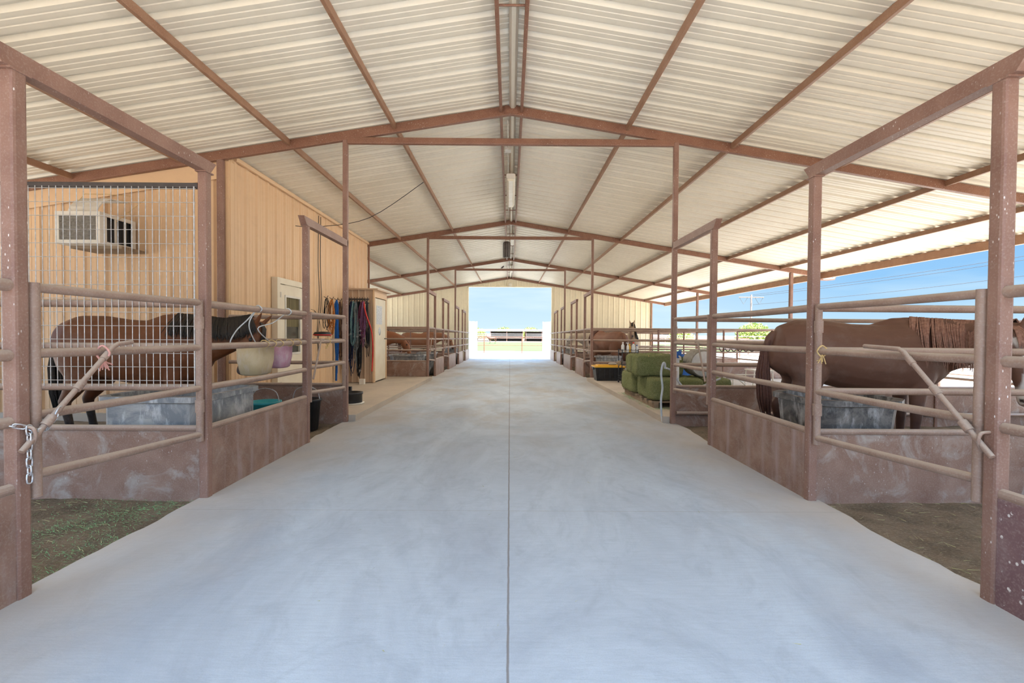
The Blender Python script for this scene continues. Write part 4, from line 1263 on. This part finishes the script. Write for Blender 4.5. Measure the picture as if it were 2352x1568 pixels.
# cart
t = empty('supply_cart', (3.28, 12.9, .04), 'black wire supply cart between the tote and the hay bales', 'cart')
for x in (3.06, 3.50):
    for y in (12.70, 13.10):
        m2 = MB(); m2.tube([(x, y, .10), (x, y, .98)], .013, 8); m2.build('upright', M['black'], t)
        m2 = MB(); m2.lathe((x, y, .075), [(.001, -.015), (.04, -.015), (.04, .015), (.001, .015)], 14, 'X'); m2.build('caster', M['black'], t)
SH = (.16, .55, .88)
for z in SH:
    m2 = MB()
    m2.box((3.05, 12.69, z), (3.51, 13.11, z+.012)); m2.tube([(3.05, 12.69, z+.08), (3.51, 12.69, z+.08), (3.51, 13.11, z+.08), (3.05, 13.11, z+.08)], .007, 5, closed=True)
    m2.build('shelf', M['black'], t)
def bottle(x, y, z, r, h, mat, cap, label, spray=False):
    t = empty('bottle', (x, y, z), label, 'bottle', 'bottles on the supply cart')
    m2 = MB(); m2.lathe((x, y, z), [(r*.9, 0), (r, .02), (r, h*.7), (r*.45, h*.85), (r*.4, h*.9)], 14); m2.build('body', mat, t)
    m2 = MB()
    m2.lathe((x, y, z+h*.9), [(r*.5, 0), (r*.5, h*.14), (r*.2, h*.15)], 12)
    if spray: m2.box((x-.05, y-.012, z+h*1.04), (x+.02, y+.012, z+h*1.12))
    m2.build('cap', cap, t)
zs = SH[2]+.013
bottle(3.110, 12.830, zs, .045, .27, M['bottle'], M['bottle'], 'white bottle at the left of the cart top shelf')
bottle(3.230, 12.770, zs, .035, .24, M['bottle'], M['bottle'], 'white spray bottle on the cart top shelf', True)
bottle(3.310, 12.900, zs, .04, .22, M['yellow'], M['yellow'], 'yellow bottle at the back of the cart top shelf')
bottle(3.390, 12.790, zs, .045, .27, M['bottle'], M['red'], 'white bottle with a red cap on the cart top shelf')
bottle(3.500, 12.850, zs, .035, .20, M['bottle'], M['blue'], 'short white bottle at the right of the cart top shelf')
bottle(3.290, 12.800, SH[1]+.013, .05, .25, M['bottle'], M['bottle'], 'white bottle on the cart middle shelf')
bottle(3.430, 12.850, SH[1]+.013, .045, .22, M['bottle'], M['bottle'], 'smaller white bottle on the cart middle shelf')
bottle(3.210, 12.810, SH[0]+.013, .08, .28, M['bottle'], M['bottle'], 'large white jug on the cart bottom shelf')
m2 = MB(); m2.lathe((2.99, 12.75, .60), [(.02, -.07), (.07, -.02), (.07, .02), (.02, .07)], 12, 'Z'); m2.build('brush', M['wood'], t)
tub('plastic_tub', 4.05, 4.65, 11.5, 12.0, .83, zp-.04, M['blue'], 'blue plastic tub behind the hay bales', 'tub', ch=.06)
# hydrant
t = empty('yard_hydrant', (2.86, 7.92, .10), 'white water hydrant with a blue head beside the hay bales', 'hydrant')
m2 = MB(); m2.tube([(2.86, 7.92, .08), (2.86, 7.92, 1.0)], .022, 10); m2.build('riser', M['bottle'], t)
m2 = MB(); m2.box((2.82, 7.87, 1.0), (2.90, 7.98, 1.11)); m2.tube([(2.86, 7.9, 1.10), (2.86, 7.83, 1.14), (2.86, 7.78, 1.12)], .012, 6); m2.build('head', M['blue'], t)
m2 = MB(); m2.tube([(2.86, 7.87, 1.03), (2.86, 7.82, 1.02), (2.86, 7.80, .97)], .015, 8); m2.build('spout', M['galv'], t)
m2 = MB()
m2.cord([(2.47, 7.40, .86), (2.45, 7.36, .94), (2.42, 7.36, .93), (2.40, 7.38, .78), (2.43, 7.40, .55), (2.41, 7.40, .35), (2.42, 7.40, .12), (2.43, 7.38, .016)], .016, 8)
m2.cord([(2.50, 7.42, .86), (2.62, 7.5, .80), (2.74, 7.52, .62), (2.86, 7.50, .50), (3.0, 7.52, .50), (3.15, 7.52, .58), (3.38, 7.45, .70)], .016, 8)
m2.build('garden_hose', M['hose'], label='pale hose draped on the nearest right frame post', cat='hose')
# horseshoes hung on the partition
for k in range(6):
    x = 3.31+k*.094
    m2 = MB()
    pts = [(x+.038*math.sin(a), B-.042, R2-.08-.05*math.cos(a)) for a in [R(-145)+R(290)*i/12 for i in range(13)]]
    m2.tube(pts, .007, 6, up=(0, 1, 0))
    m2.build('horseshoe', M['dark'], label=['leftmost','second from left','third from left','fourth from left','fifth from left','rightmost'][k]+' dark horseshoe in the row hung under the stall rail by the hay', cat='horseshoe', group='horseshoes hung under the far stall rail')
# chair by the outer fence
t = empty('folding_chair', (6.0, 11.2, zp-.04), 'white metal chair standing beyond the hay, left of the chestnut horse tail', 'chair')
cx, cy, cz = 6.0, 11.2, .06
m2 = MB(); m2.box((cx-.24, cy-.22, cz+.48), (cx+.24, cy+.22, cz+.51)); m2.build('seat', M['white'], t)
m2 = MB(); m2.tube([(cx+.22, cy-.22, cz+.5), (cx+.27, cy-.22, cz+1.0), (cx+.27, cy+.22, cz+1.0), (cx+.22, cy+.22, cz+.5)], .014, 8); m2.build('backrest', M['white'], t)
for a, b_ in ((-1, -1), (1, -1), (-1, 1), (1, 1)):
    m2 = MB(); m2.tube([(cx+a*.21, cy+b_*.2, cz+.48), (cx+a*.25, cy+b_*.2, cz+.0)], .014, 8); m2.build('leg', M['white'], t)
t = empty('sawhorse', (5.2, 9.9, zp-.02), 'white zigzag metal frame on the pad, left of the chestnut horse tail', 'frame')
m2 = MB(); z0 = .08
pts = [(4.55, 9.9, z0), (4.55, 9.9, .55), (4.75, 9.9, z0+.02), (4.75, 9.9, .55), (5.05, 9.9, .30), (4.78, 9.9, z0+.05), (5.15, 9.9, z0), (5.2, 9.9, .5)]
for a, b_ in zip(pts, pts[1:]): m2.tube([a, b_], .014, 6)
m2.tube([(4.5, 9.9, .55), (5.25, 9.9, .55)], .014, 6)
m2.build('frame_tube', M['white'], t)

# loose straw on the floor and in the gateways
rnd = random.Random(12)
m2 = MB()
for k in range(14000):
    y = rnd.uniform(2.2, 3.95); x = -rnd.uniform(2.62, 4.3)
    if rnd.random() > math.exp(-((x+3.0)/.33)**2) * (.35+.65*max(0, mnoise.noise(Vector((x*2.5, y*2.5, 0)))*2+.5)) + .04: continue
    a = rnd.uniform(0, 6.3); L = rnd.uniform(.012, .045); z = dz(x, y)+.010
    m2.add([(x, y, z), (x+.0028, y+.002, z+.001), (x+L*math.cos(a), y+L*math.sin(a), z+.01)], [(0, 1, 2)])
m2.build('loose_hay', M['greenhay'], label='loose green hay strewn on the dirt in the left gateway', cat='hay', kind='stuff')
m2 = MB()
for k in range(260):
    s = rnd.choice((-1, 1)); y = rnd.uniform(2.3, 3.9); x = s*rnd.uniform(2.65, 4.2)
    a = rnd.uniform(0, 6.3); L = rnd.uniform(.03, .10); z = dz(x, y)+.014
    m2.add([(x, y, z), (x+.003, y+.003, z+.002), (x+L*math.cos(a), y+L*math.sin(a), z+.01)], [(0, 1, 2)])
for k in range(26):
    y = rnd.uniform(1.9, 6); x = rnd.uniform(-2.2, 2.2); a = rnd.uniform(0, 6.3); L = rnd.uniform(.015, .045)
    m2.add([(x, y, .003), (x+.003, y+.003, .005), (x+L*math.cos(a), y+L*math.sin(a), .006)], [(0, 1, 2)])
m2.build('straw', M['straw'], label='pale straw stems scattered on the floor and gateway dirt', cat='straw', kind='stuff')

# ------------------------------------------------------------------ horses
def horse(label, ox, oy, yaw, neck, poll, muzzle, coat, points, hairmat, mane_side=1, blaze=False, vox=.02, bellycol=None, tail=True, scale=1.0, mane=True, side=None, legs_z=0.0, ground=0.0, seed=1, ml=1.0, tailmat=None):
    """local frame: +x forward, +y left. neck: middle neck joint, poll and muzzle positions in local coordinates"""
    t = empty('horse', (ox, oy, ground), label, 'horse', None, yaw)
    t.scale = (scale, scale, scale)
    b = MB()
    bx = [(-.97, 1.24, .05, .06), (-.94, 1.22, .15, .19), (-.85, 1.22, .25, .29), (-.68, 1.235, .31, .345), (-.45, 1.22, .325, .36), (-.15, 1.16, .33, .375), (.15, 1.13, .335, .395),
          (.38, 1.15, .31, .415), (.55, 1.17, .28, .40), (.70, 1.17, .23, .34), (.82, 1.15, .16, .23), (.88, 1.14, .07, .10)]
    b.loft([(x, 0, z) for x, z, a, c in bx], [(a, c) for x, z, a, c in bx], (0, 1, 0), 20)
    b.loft([(.10, 0, 1.48), (.30, 0, 1.53), (.45, 0, 1.53), (.62, 0, 1.46)], [(.05, .05), (.08, .07), (.08, .08), (.06, .06)], (0, 1, 0), 12)
    nk = Vector(neck); pl = Vector(poll); mz = Vector(muzzle)
    base0, base1 = Vector((.42, 0, 1.20)), Vector((.62, 0, 1.28))
    sidev = Vector(side) if side else Vector((0, 1, 0))
    hd = (mz-pl); HL = hd.length; hd.normalize()
    b.loft([base0, base1, base1.lerp(nk, .55), nk, nk.lerp(pl, .6), pl - hd*.02], [(.22, .36), (.20, .35), (.155, .27), (.125, .205), (.095, .15), (.085, .11)], (0, 1, 0), 16)
    # head
    su = (sidev - hd*hd.dot(sidev)).normalized()
    fr = hd.cross(su)
    if fr.dot(nk-pl) > 0: fr = -fr          # front of the face points away from the neck
    def hp(f, o=0.0, l=0.0): return pl + hd*HL*f + fr*o + su*l
    b.loft([hp(-.10, 0), hp(.02, -.01), hp(.20, -.02), hp(.38, -.012), hp(.58, 0.005), hp(.78, .008), hp(.92, .0), hp(1.0, -.01), hp(1.03, -.01)],
           [(.05, .05), (.085, .10), (.11, .145), (.10, .13), (.07, .092), (.058, .072), (.064, .072), (.055, .055), (.02, .02)], su, 16)
    b.loft([hp(.10, -.09), hp(.28, -.10), hp(.42, -.085)], [(.07, .06), (.075, .075), (.045, .04)], su, 12)   # cheek
    for s in (-1, 1):
        e0 = hp(-.02, .02, s*.055)
        ed = (-hd*.8 + fr*.35 + su*s*.25).normalized()
        b.loft([e0 - ed*.03, e0+ed*.04, e0+ed*.10, e0+ed*.16, e0+ed*.185], [(.022, .022), (.034, .026), (.034, .022), (.018, .014), (.006, .006)], su, 10)
        b.loft([hp(.27, .055, s*.085), hp(.33, .05, s*.088)], [(.03, .03), (.02, .02)], su, 8)  # brow
        yl = s*.17
        rnd = random.Random(seed*10+s)
        df = rnd.uniform(-.10, .12); dh = rnd.uniform(-.12, .12)
        b.loft([(.52, yl*.8, 1.12), (.50, yl, .92), (.50+df*.3, yl, .76), (.52+df*.6, yl*.95, .50), (.53+df*.8, yl*.95, .44), (.53+df*.9, yl*.95, .30), (.54+df, yl*.95, .19), (.56+df, yl*.95, .13), (.60+df, yl*.95, .06), (.61+df, yl*.95, 0.0)],
               [(.13, .19), (.09, .13), (.065, .085), (.050, .055), (.046, .048), (.034, .040), (.044, .048), (.040, .045), (.058, .068), (.068, .082)], (0, 1, 0), 12)
        b.loft([(-.62, yl*.8, 1.18), (-.60, yl, .98), (-.62+dh*.3, yl, .82), (-.74+dh*.5, yl*.95, .66), (-.82+dh*.7, yl*.95, .56), (-.80+dh*.9, yl*.95, .42), (-.78+dh, yl*.95, .30), (-.76+dh, yl*.95, .19), (-.73+dh, yl*.95, .12), (-.69+dh, yl*.95, .06), (-.68+dh, yl*.95, .0)],
               [(.18, .28), (.14, .22), (.10, .15), (.062, .09), (.050, .070), (.042, .05), (.038, .044), (.046, .05), (.042, .046), (.058, .068), (.068, .082)], (0, 1, 0), 12)
    b.loft([(-.90, 0, 1.42), (-.97, 0, 1.36), (-1.0, 0, 1.24)], [(.05, .05), (.04, .04), (.03, .03)], (0, 1, 0), 10)
    me = bpy.data.meshes.new('tmp'); me.from_pydata(b.v, [], b.f); me.update()
    to = bpy.data.objects.new('tmp', me); C.objects.link(to)
    rm = to.modifiers.new('r', 'REMESH'); rm.mode = 'VOXEL'; rm.voxel_size = vox; rm.use_smooth_shade = True
    sm = to.modifiers.new('s', 'SMOOTH'); sm.iterations = 5; sm.factor = .5
    dg = bpy.context.evaluated_depsgraph_get()
    nm = bpy.data.meshes.new_from_object(to.evaluated_get(dg))
    bpy.data.objects.remove(to); bpy.data.meshes.remove(me)
    nm.name = 'horse_body'
    nm.materials.clear(); nm.materials.append(M['coat'])
    col = nm.color_attributes.new('Col', 'FLOAT_COLOR', 'POINT')
    buf = []
    cc, pc = Vector(coat), Vector(points)
    for v in nm.vertices:
        p = v.co
        c = cc.copy()
        if p.z < .62 and -1.1 < p.x < .9: c = cc.lerp(pc, min(1, (.62-p.z)/.16))
        if p.z < .095: c = Vector((.05, .04, .035))
        if bellycol and p.z < 1.02 and .62 < p.z: c = c.lerp(Vector(bellycol), min(.8, (1.02-p.z)/.2))
        q = p - pl; f = q.dot(hd)/HL; o = q.dot(fr); l = q.dot(su)
        if -.05 < f < 1.1 and abs(l) < .14 and abs(o) < .2:
            if f > .84: c = c.lerp(Vector((.10, .075, .07)) if not blaze else Vector((.42, .30, .26)), min(1, (f-.84)/.08))
            if blaze and o > -.02 and .10 < f < 1.0:
                wdt = .036 + .022*math.sin(f*9) + (.012 if f > .6 else 0)
                c = c.lerp(Vector((.80, .76, .72)), max(0, min(1, .5 + (wdt - abs(l + .008*math.sin(f*15)))/.012)))
        d2 = [(p - hp(.95, .02, s*.038)).length for s in (-1, 1)]
        if min(d2) < .024: c = Vector((.03, .02, .02))
        buf += [c.x, c.y, c.z, 1.0]
    col.data.foreach_set('color', buf)
    nm.polygons.foreach_set('use_smooth', [True]*len(nm.polygons))
    o = bpy.data.objects.new('body', nm); C.objects.link(o); o.parent = t
    def part(mb, name, mat, par=None):
        me = bpy.data.meshes.new(name); me.from_pydata(mb.v, [], mb.f); me.polygons.foreach_set('use_smooth', mb.sm); me.materials.append(mat)
        ob = bpy.data.objects.new(name, me); C.objects.link(ob); ob.parent = par or t; return ob
    for s in (-1, 1):
        part(MB().sphere(hp(.29, .045, s*.092), .024), 'eye', M['black'], o)
    rnd = random.Random(seed)
    if mane:
        m2 = MB(); path = [Vector((.50, 0, 1.60)), base1.lerp(nk, .5)+Vector((0, 0, .25)), nk, pl]
        # crest line computed from neck centre + up offset
        cr = []
        for a, q, r in ((Vector((.50, 0, 1.30)), None, .30), (base1.lerp(nk, .55), None, .24), (nk, None, .19), (nk.lerp(pl, .6), None, .15), (pl-hd*.03, None, .10)):
            cr.append((a, r))
        pts = []
        for i, (a, r) in enumerate(cr):
            tn = (cr[min(i+1, 4)][0]-cr[max(i-1, 0)][0]).normalized()
            upv = Vector((0, 0, 1)) - tn*tn.z
            if upv.length < .1: upv = -fr
            upv.normalize(); pts.append((a + upv*r, tn, upv))
        hws = [.24, .20, .155, .125, .095]
        N = 230
        for k in range(N):
            u = k/(N-1)*4; i = min(3, int(u)); fq = u-i
            a = pts[i][0].lerp(pts[i+1][0], fq); upv = pts[i][2].lerp(pts[i+1][2], fq).normalized(); tn = pts[i][1].lerp(pts[i+1][1], fq).normalized()
            lat = upv.cross(tn).normalized()
            if lat.y*mane_side < 0: lat = -lat
            L = rnd.uniform(.22, .38)*ml
            w = rnd.uniform(-.03, .03)
            r = cr[i][1]; hw_ = hws[i]*(1-fq) + hws[i+1]*fq
            q0 = a - upv*.015
            q1 = a + upv*.012 + lat*.05 + tn*w*.4
            q2 = a + lat*(hw_*.78+.02) - upv*.11 + tn*w
            q3 = a + lat*(hw_+.025) - upv*(.11+L*.55) + tn*w*1.6 + Vector((0, 0, -.02))
            q4 = q3 - Vector((0, 0, L*.35)) + tn*w - lat*.0
            m2.sweep([q0, q1, q2, q3, q4], [(.009, 0), (.004, .005), (-.004, .005), (-.009, 0), (-.004, -.004), (.004, -.004)], up=lat, smooth=True, scales=[.9, 1, 1, .8, .12])
        for k in range(14):
            l = rnd.uniform(-.03, .03)
            m2.sweep([hp(-.08, .05, l), hp(.02, .11, l*1.2), hp(.20, .13, l*1.5), hp(.30, .125, l*1.8)], [(.009, 0), (.003, .004), (-.003, .004), (-.009, 0), (0, -.004)], up=fr, smooth=True, scales=[.8, 1, .8, .1])
        part(m2, 'mane', hairmat)
    if tail:
        m2 = MB()
        for k in range(70):
            a = rnd.uniform(0, 6.28); r = rnd.uniform(.0, 1)**.5
            ex, ey = .07*r*math.cos(a), .065*r*math.sin(a)
            L = rnd.uniform(.75, 1.0)
            m2.tube([(-.95+ex*.3, ey*.35, 1.38), (-1.0+ex*.6, ey*.7, 1.22), (-1.02+ex, ey, .95), (-1.0+ex*1.1, ey*1.1, .65), (-.98+ex*.7, ey*.7, 1.38-L)], .012, 5, scales=[.6, 1, 1.1, .9, .15])
        part(m2, 'tail', tailmat or hairmat)
    return t

CH = (.125, .048, .028)
horse('bay horse with a black mane behind the wire mesh, head down at the feed tubs', -4.42, 5.62, 0.0, (1.08, 0, 1.36), (1.40, -.04, 1.47), (1.26, -.10, .90), (.17, .060, .022), (.02, .014, .012), M['blackhair'], -1, seed=2, vox=.018, side=(0.1, 1, 0), ml=.45)
horse('big chestnut horse with a white blaze, reddish mane and lowered head, behind the right gate', 4.00, 5.30, R(-12), (.94, -.36, 1.36), (.87, -.80, 1.43), (.86, -1.00, .79), (.17, .085, .058), (.085, .04, .028), M['flaxhair'], -1, blaze=True, seed=5, vox=.015, side=(.99, -.10, 0), ml=1.2, tailmat=M['redhair'])
horse('buckskin horse facing the aisle with dark ears, in the second far right stall', 5.15, 19.75, R(256), (1.0, 0, 1.62), (1.25, 0, 1.90), (1.52, 0, 1.40), (.42, .29, .18), (.16, .11, .08), M['blackhair'], 1, seed=3, vox=.025, ground=g(19.7))
horse('brown horse with its rump toward the yellow lid tote, in the first far right stall', 3.42, 16.35, R(115), (1.0, -.12, 1.38), (1.18, -.38, 1.30), (1.30, -.50, .74), (.24, .11, .065), (.06, .03, .025), M['redhair'], 1, seed=4, vox=.025, ground=g(16.35))
horse('pale grey horse in the far right stalls with its head lowered', 4.6, 24.2, R(180), (1.12, 0, 1.38), (1.50, 0, 1.30), (1.75, 0, .80), (.60, .53, .47), (.3, .26, .24), M['palehair'], 1, seed=6, vox=.028, ground=g(24))
horse('chestnut horse in the first far left stall, rump to the aisle', -5.2, 16.3, R(5), (1.12, 0, 1.30), (1.50, 0, 1.2), (1.70, 0, .68), (.34, .135, .065), (.22, .09, .05), M['flaxhair'], 1, seed=7, vox=.028, ground=g(16.3))
horse('chestnut horse in the farther left stalls near the end wall', -4.6, 23.8, R(0), (1.12, 0, 1.36), (1.50, 0, 1.25), (1.72, 0, .74), (.33, .14, .07), (.22, .09, .05), M['flaxhair'], 1, seed=8, vox=.03, ground=g(23.8))
horse('small distant brown horse standing in the green field', -3.0, 78.0, R(190), (1.05, 0, 1.55), (1.33, 0, 1.78), (1.62, 0, 1.30), (.07, .03, .02), (.03, .015, .01), M['redhair'], 1, seed=9, vox=.04, ground=-.34, mane=False, scale=.72)

# ------------------------------------------------------------------ outside
def fence(name, pts, hs, posts_every, label, z0, mat, r=.03):
    t = empty(name, (pts[0][0], pts[0][1], z0), label, 'fence')
    m2 = MB()
    for h in hs:
        m2 = MB(); m2.tube([(x, y, z0+h) for x, y in pts], r, 6); m2.build('rail', mat, t)
    for (xa, ya), (xb, yb) in zip(pts, pts[1:]):
        L = math.hypot(xb-xa, yb-ya); n = max(1, round(L/posts_every))
        for k in range(n+1):
            x, y = xa+(xb-xa)*k/n, ya+(yb-ya)*k/n
            m2 = MB(); m2.tube([(x, y, z0-.02), (x, y, z0+hs[0]+.03)], r*1.4, 6); m2.build('fence_post', mat, t)
fence('pasture_fence', [(-25.5, 41), (21.0, 41)], (1.42, 1.32, .7), 3.35, 'brown wire fence along the near edge of the green field', -.36, M['darkrust'])
fence('yard_fence', [(12.6, 2), (12, 40)], (1.5, 1.1, .7), 4, 'brown pipe fence in the gravel yard right of the barn', -.36, M['rail'])
fence('far_fence', [(14, 46), (70, 46)], (1.6, 1.2, .8, .4), 5, 'long distant pipe fence beyond the gravel yard on the right', -.36, M['rail'])
fence('side_fence', [(22, 2), (22, 38)], (1.5, 1.1, .7), 5, 'second brown pipe fence farther out in the gravel yard', -.36, M['rail'])
m2 = MB(); m2.tube([(-2.75, 35, -.38), (-2.75, 35, 1.55)], .05, 8); m2.build('field_post', M['darkrust'], label='single brown post outside the far opening, left', cat='post')
# far shelters
for i, x in enumerate((-14, -2.5, 9, 22, 36)):
    t = empty('horse_shelter', (x, 108, -.38), ['leftmost', 'left of centre', 'right of centre', 'rightmost in the opening', 'seen past the right side of the barn'][i] + ' pale-roofed horse shelter far across the field', 'shelter', 'shelters across the field')
    m2 = MB(); m2.bar((x-5.7, 108, 2.05), (x+5.7, 108, 2.05), 7, .45, rad=.05); m2.build('roof', M['shade'], t)
    for a in (-5.4, -1.8, 1.8, 5.4):
        for b_ in (-3.2, 3.2):
            m2 = MB(); m2.tube([(x+a, 108+b_, -.4), (x+a, 108+b_, 1.85)], .09, 6); m2.build('leg', M['post'], t)
    m2 = MB(); m2.box((x-5.4+ (3.4 if i % 2 else 0), 110, -.4), (x+5.4, 110.3, 1.8)); m2.build('back_wall', M['dark'], t)
    m2 = MB()
    for zz in (.3, .8, 1.2): m2.tube([(x-5.4, 104.6, zz), (x+5.4, 104.6, zz)], .07, 6)
    m2.build('pen_rail', M['shade'], t)
def bush(x, y, z0, r, label, seed, sq=.7):
    rnd = random.Random(seed); t = empty('bush', (x, y, z0), label, 'bush', 'bushes on the horizon')
    m2 = MB()
    for k in range(2800):
        a, bq = rnd.uniform(0, 6.28), rnd.uniform(-.2, 1); rr = r*rnd.uniform(.55, 1)
        c = Vector((x+rr*math.cos(a)*math.sqrt(max(0, 1-bq*bq)), y+rr*math.sin(a)*math.sqrt(max(0, 1-bq*bq)), z0+r*sq*.35+rr*bq*sq))
        c.z = max(c.z, z0+.05)
        u = Vector([rnd.gauss(0, 1) for _ in range(3)]).normalized()*r*.048; v = Vector([rnd.gauss(0, 1) for _ in range(3)]).normalized()*r*.048
        m2.add([c-u, c+v, c+u, c-v], [(0, 1, 2, 3)])
    m2.build('foliage', M['leaf'], t, kind='stuff')
    m2 = MB()
    for k in range(5): m2.tube([(x, y, z0-.1), (x+rnd.uniform(-.4, .4)*r, y+rnd.uniform(-.4, .4)*r, z0+r*.7)], .03*r, 5)
    m2.build('stems', M['bark'], t)
bush(44, 84, -.4, 3.3, 'yellow-green bush under the power pole, left one', 1, .9)
bush(50, 82, -.4, 3.1, 'yellow-green bush right of the power pole', 2, .9)
bush(58, 86, -.4, 2.9, 'yellow-green bush nearest the chestnut horse rump', 3, .9)
bush(33, 90, -.4, 2.6, 'small green bush left of the power pole', 4, .8)
bush(-1.5, 118, -.4, 2.8, 'yellow-green bush seen between the far shelters', 5, .9)
bush(5.2, 118, -.4, 2.8, 'yellow-green bush right of centre between the far shelters', 6, .9)
bush(-8.2, 118, -.4, 2.6, 'yellow-green bush left of centre between the far shelters', 7, .9)
# bare tree seen above the right gate
t = empty('bare_tree', (15.5, 17.5, -.36), 'bare grey branches above the right gate', 'tree')
rnd = random.Random(5); m2 = MB()
def branch(p, d, L, r, dep):
    q = p + d*L
    m2.tube([p, p.lerp(q, .5)+Vector((rnd.uniform(-.05, .05), 0, .03))*L, q], r, 5, scales=[1, .8, .6])
    if dep == 0: return
    for k in range(3):
        nd = (d + Vector((rnd.uniform(-.8, .8), rnd.uniform(-.8, .8), rnd.uniform(-.1, .5)))).normalized()
        branch(q if k else p.lerp(q, .6), nd, L*.72, r*.55, dep-1)
branch(Vector((15.5, 17.5, -.4)), Vector((0, 0, 1)), .75, .07, 5)
m2.build('branches', M['bark'], t)
# power pole and wires
px, py = 46.5, 90.0
t = empty('power_pole', (px, py, -.4), 'tall grey power pole with V braces on the right horizon', 'power pole')
m2 = MB(); m2.tube([(px, py, -.4), (px, py, 9.1)], .17, 8); m2.build('pole', M['bark'], t)
m2 = MB(); m2.tube([(px-2.4, py, 8.6), (px+2.4, py, 8.6)], .09, 6); m2.build('crossarm', M['bark'], t)
for s in (-1, 1):
    m2 = MB(); m2.tube([(px+s*2.3, py, 8.6), (px+s*1.5, py, 7.3), (px+s*.7, py, 8.6)], .035, 5); m2.build('v_brace', M['dark'], t)
for k, (z0, z1, lb) in enumerate(((7.2, 20.5, 'lowest power line crossing the sky at right'), (8.8, 24.2, 'middle power line crossing the sky at right'), (9.1, 25.2, 'highest power line crossing the sky at right'))):
    m2 = MB(); pts = []
    for i in range(13):
        u = i/12
        pts.append((px+.25+(78-px)*u, py-.2+(14-py)*u*.85, z0+(z1*.62-z0)*u - 1.2*math.sin(u*math.pi)))
    m2.tube(pts, .028, 5); m2.build('power_line', M['dark'], label=lb, cat='cable', group='power lines')
# gutter end and lamp arm on the right eave
m2 = MB(); m2.tube([(9.35, 2*B, H(9.3)-.27), (9.95, 2*B, H(9.3)-.27), (10.15, 2*B, H(9.3)-.25), (10.2, 2*B, H(9.3)-.12)], .035, 8); m2.tube([(9.5, 2*B, H(9.5)-.28), (9.5, 2*B, H(9.5)-.12)], .03, 6)
m2.build('gutter_bracket', M['post'], label='bent brown bracket pipe at the right eave end', cat='bracket')
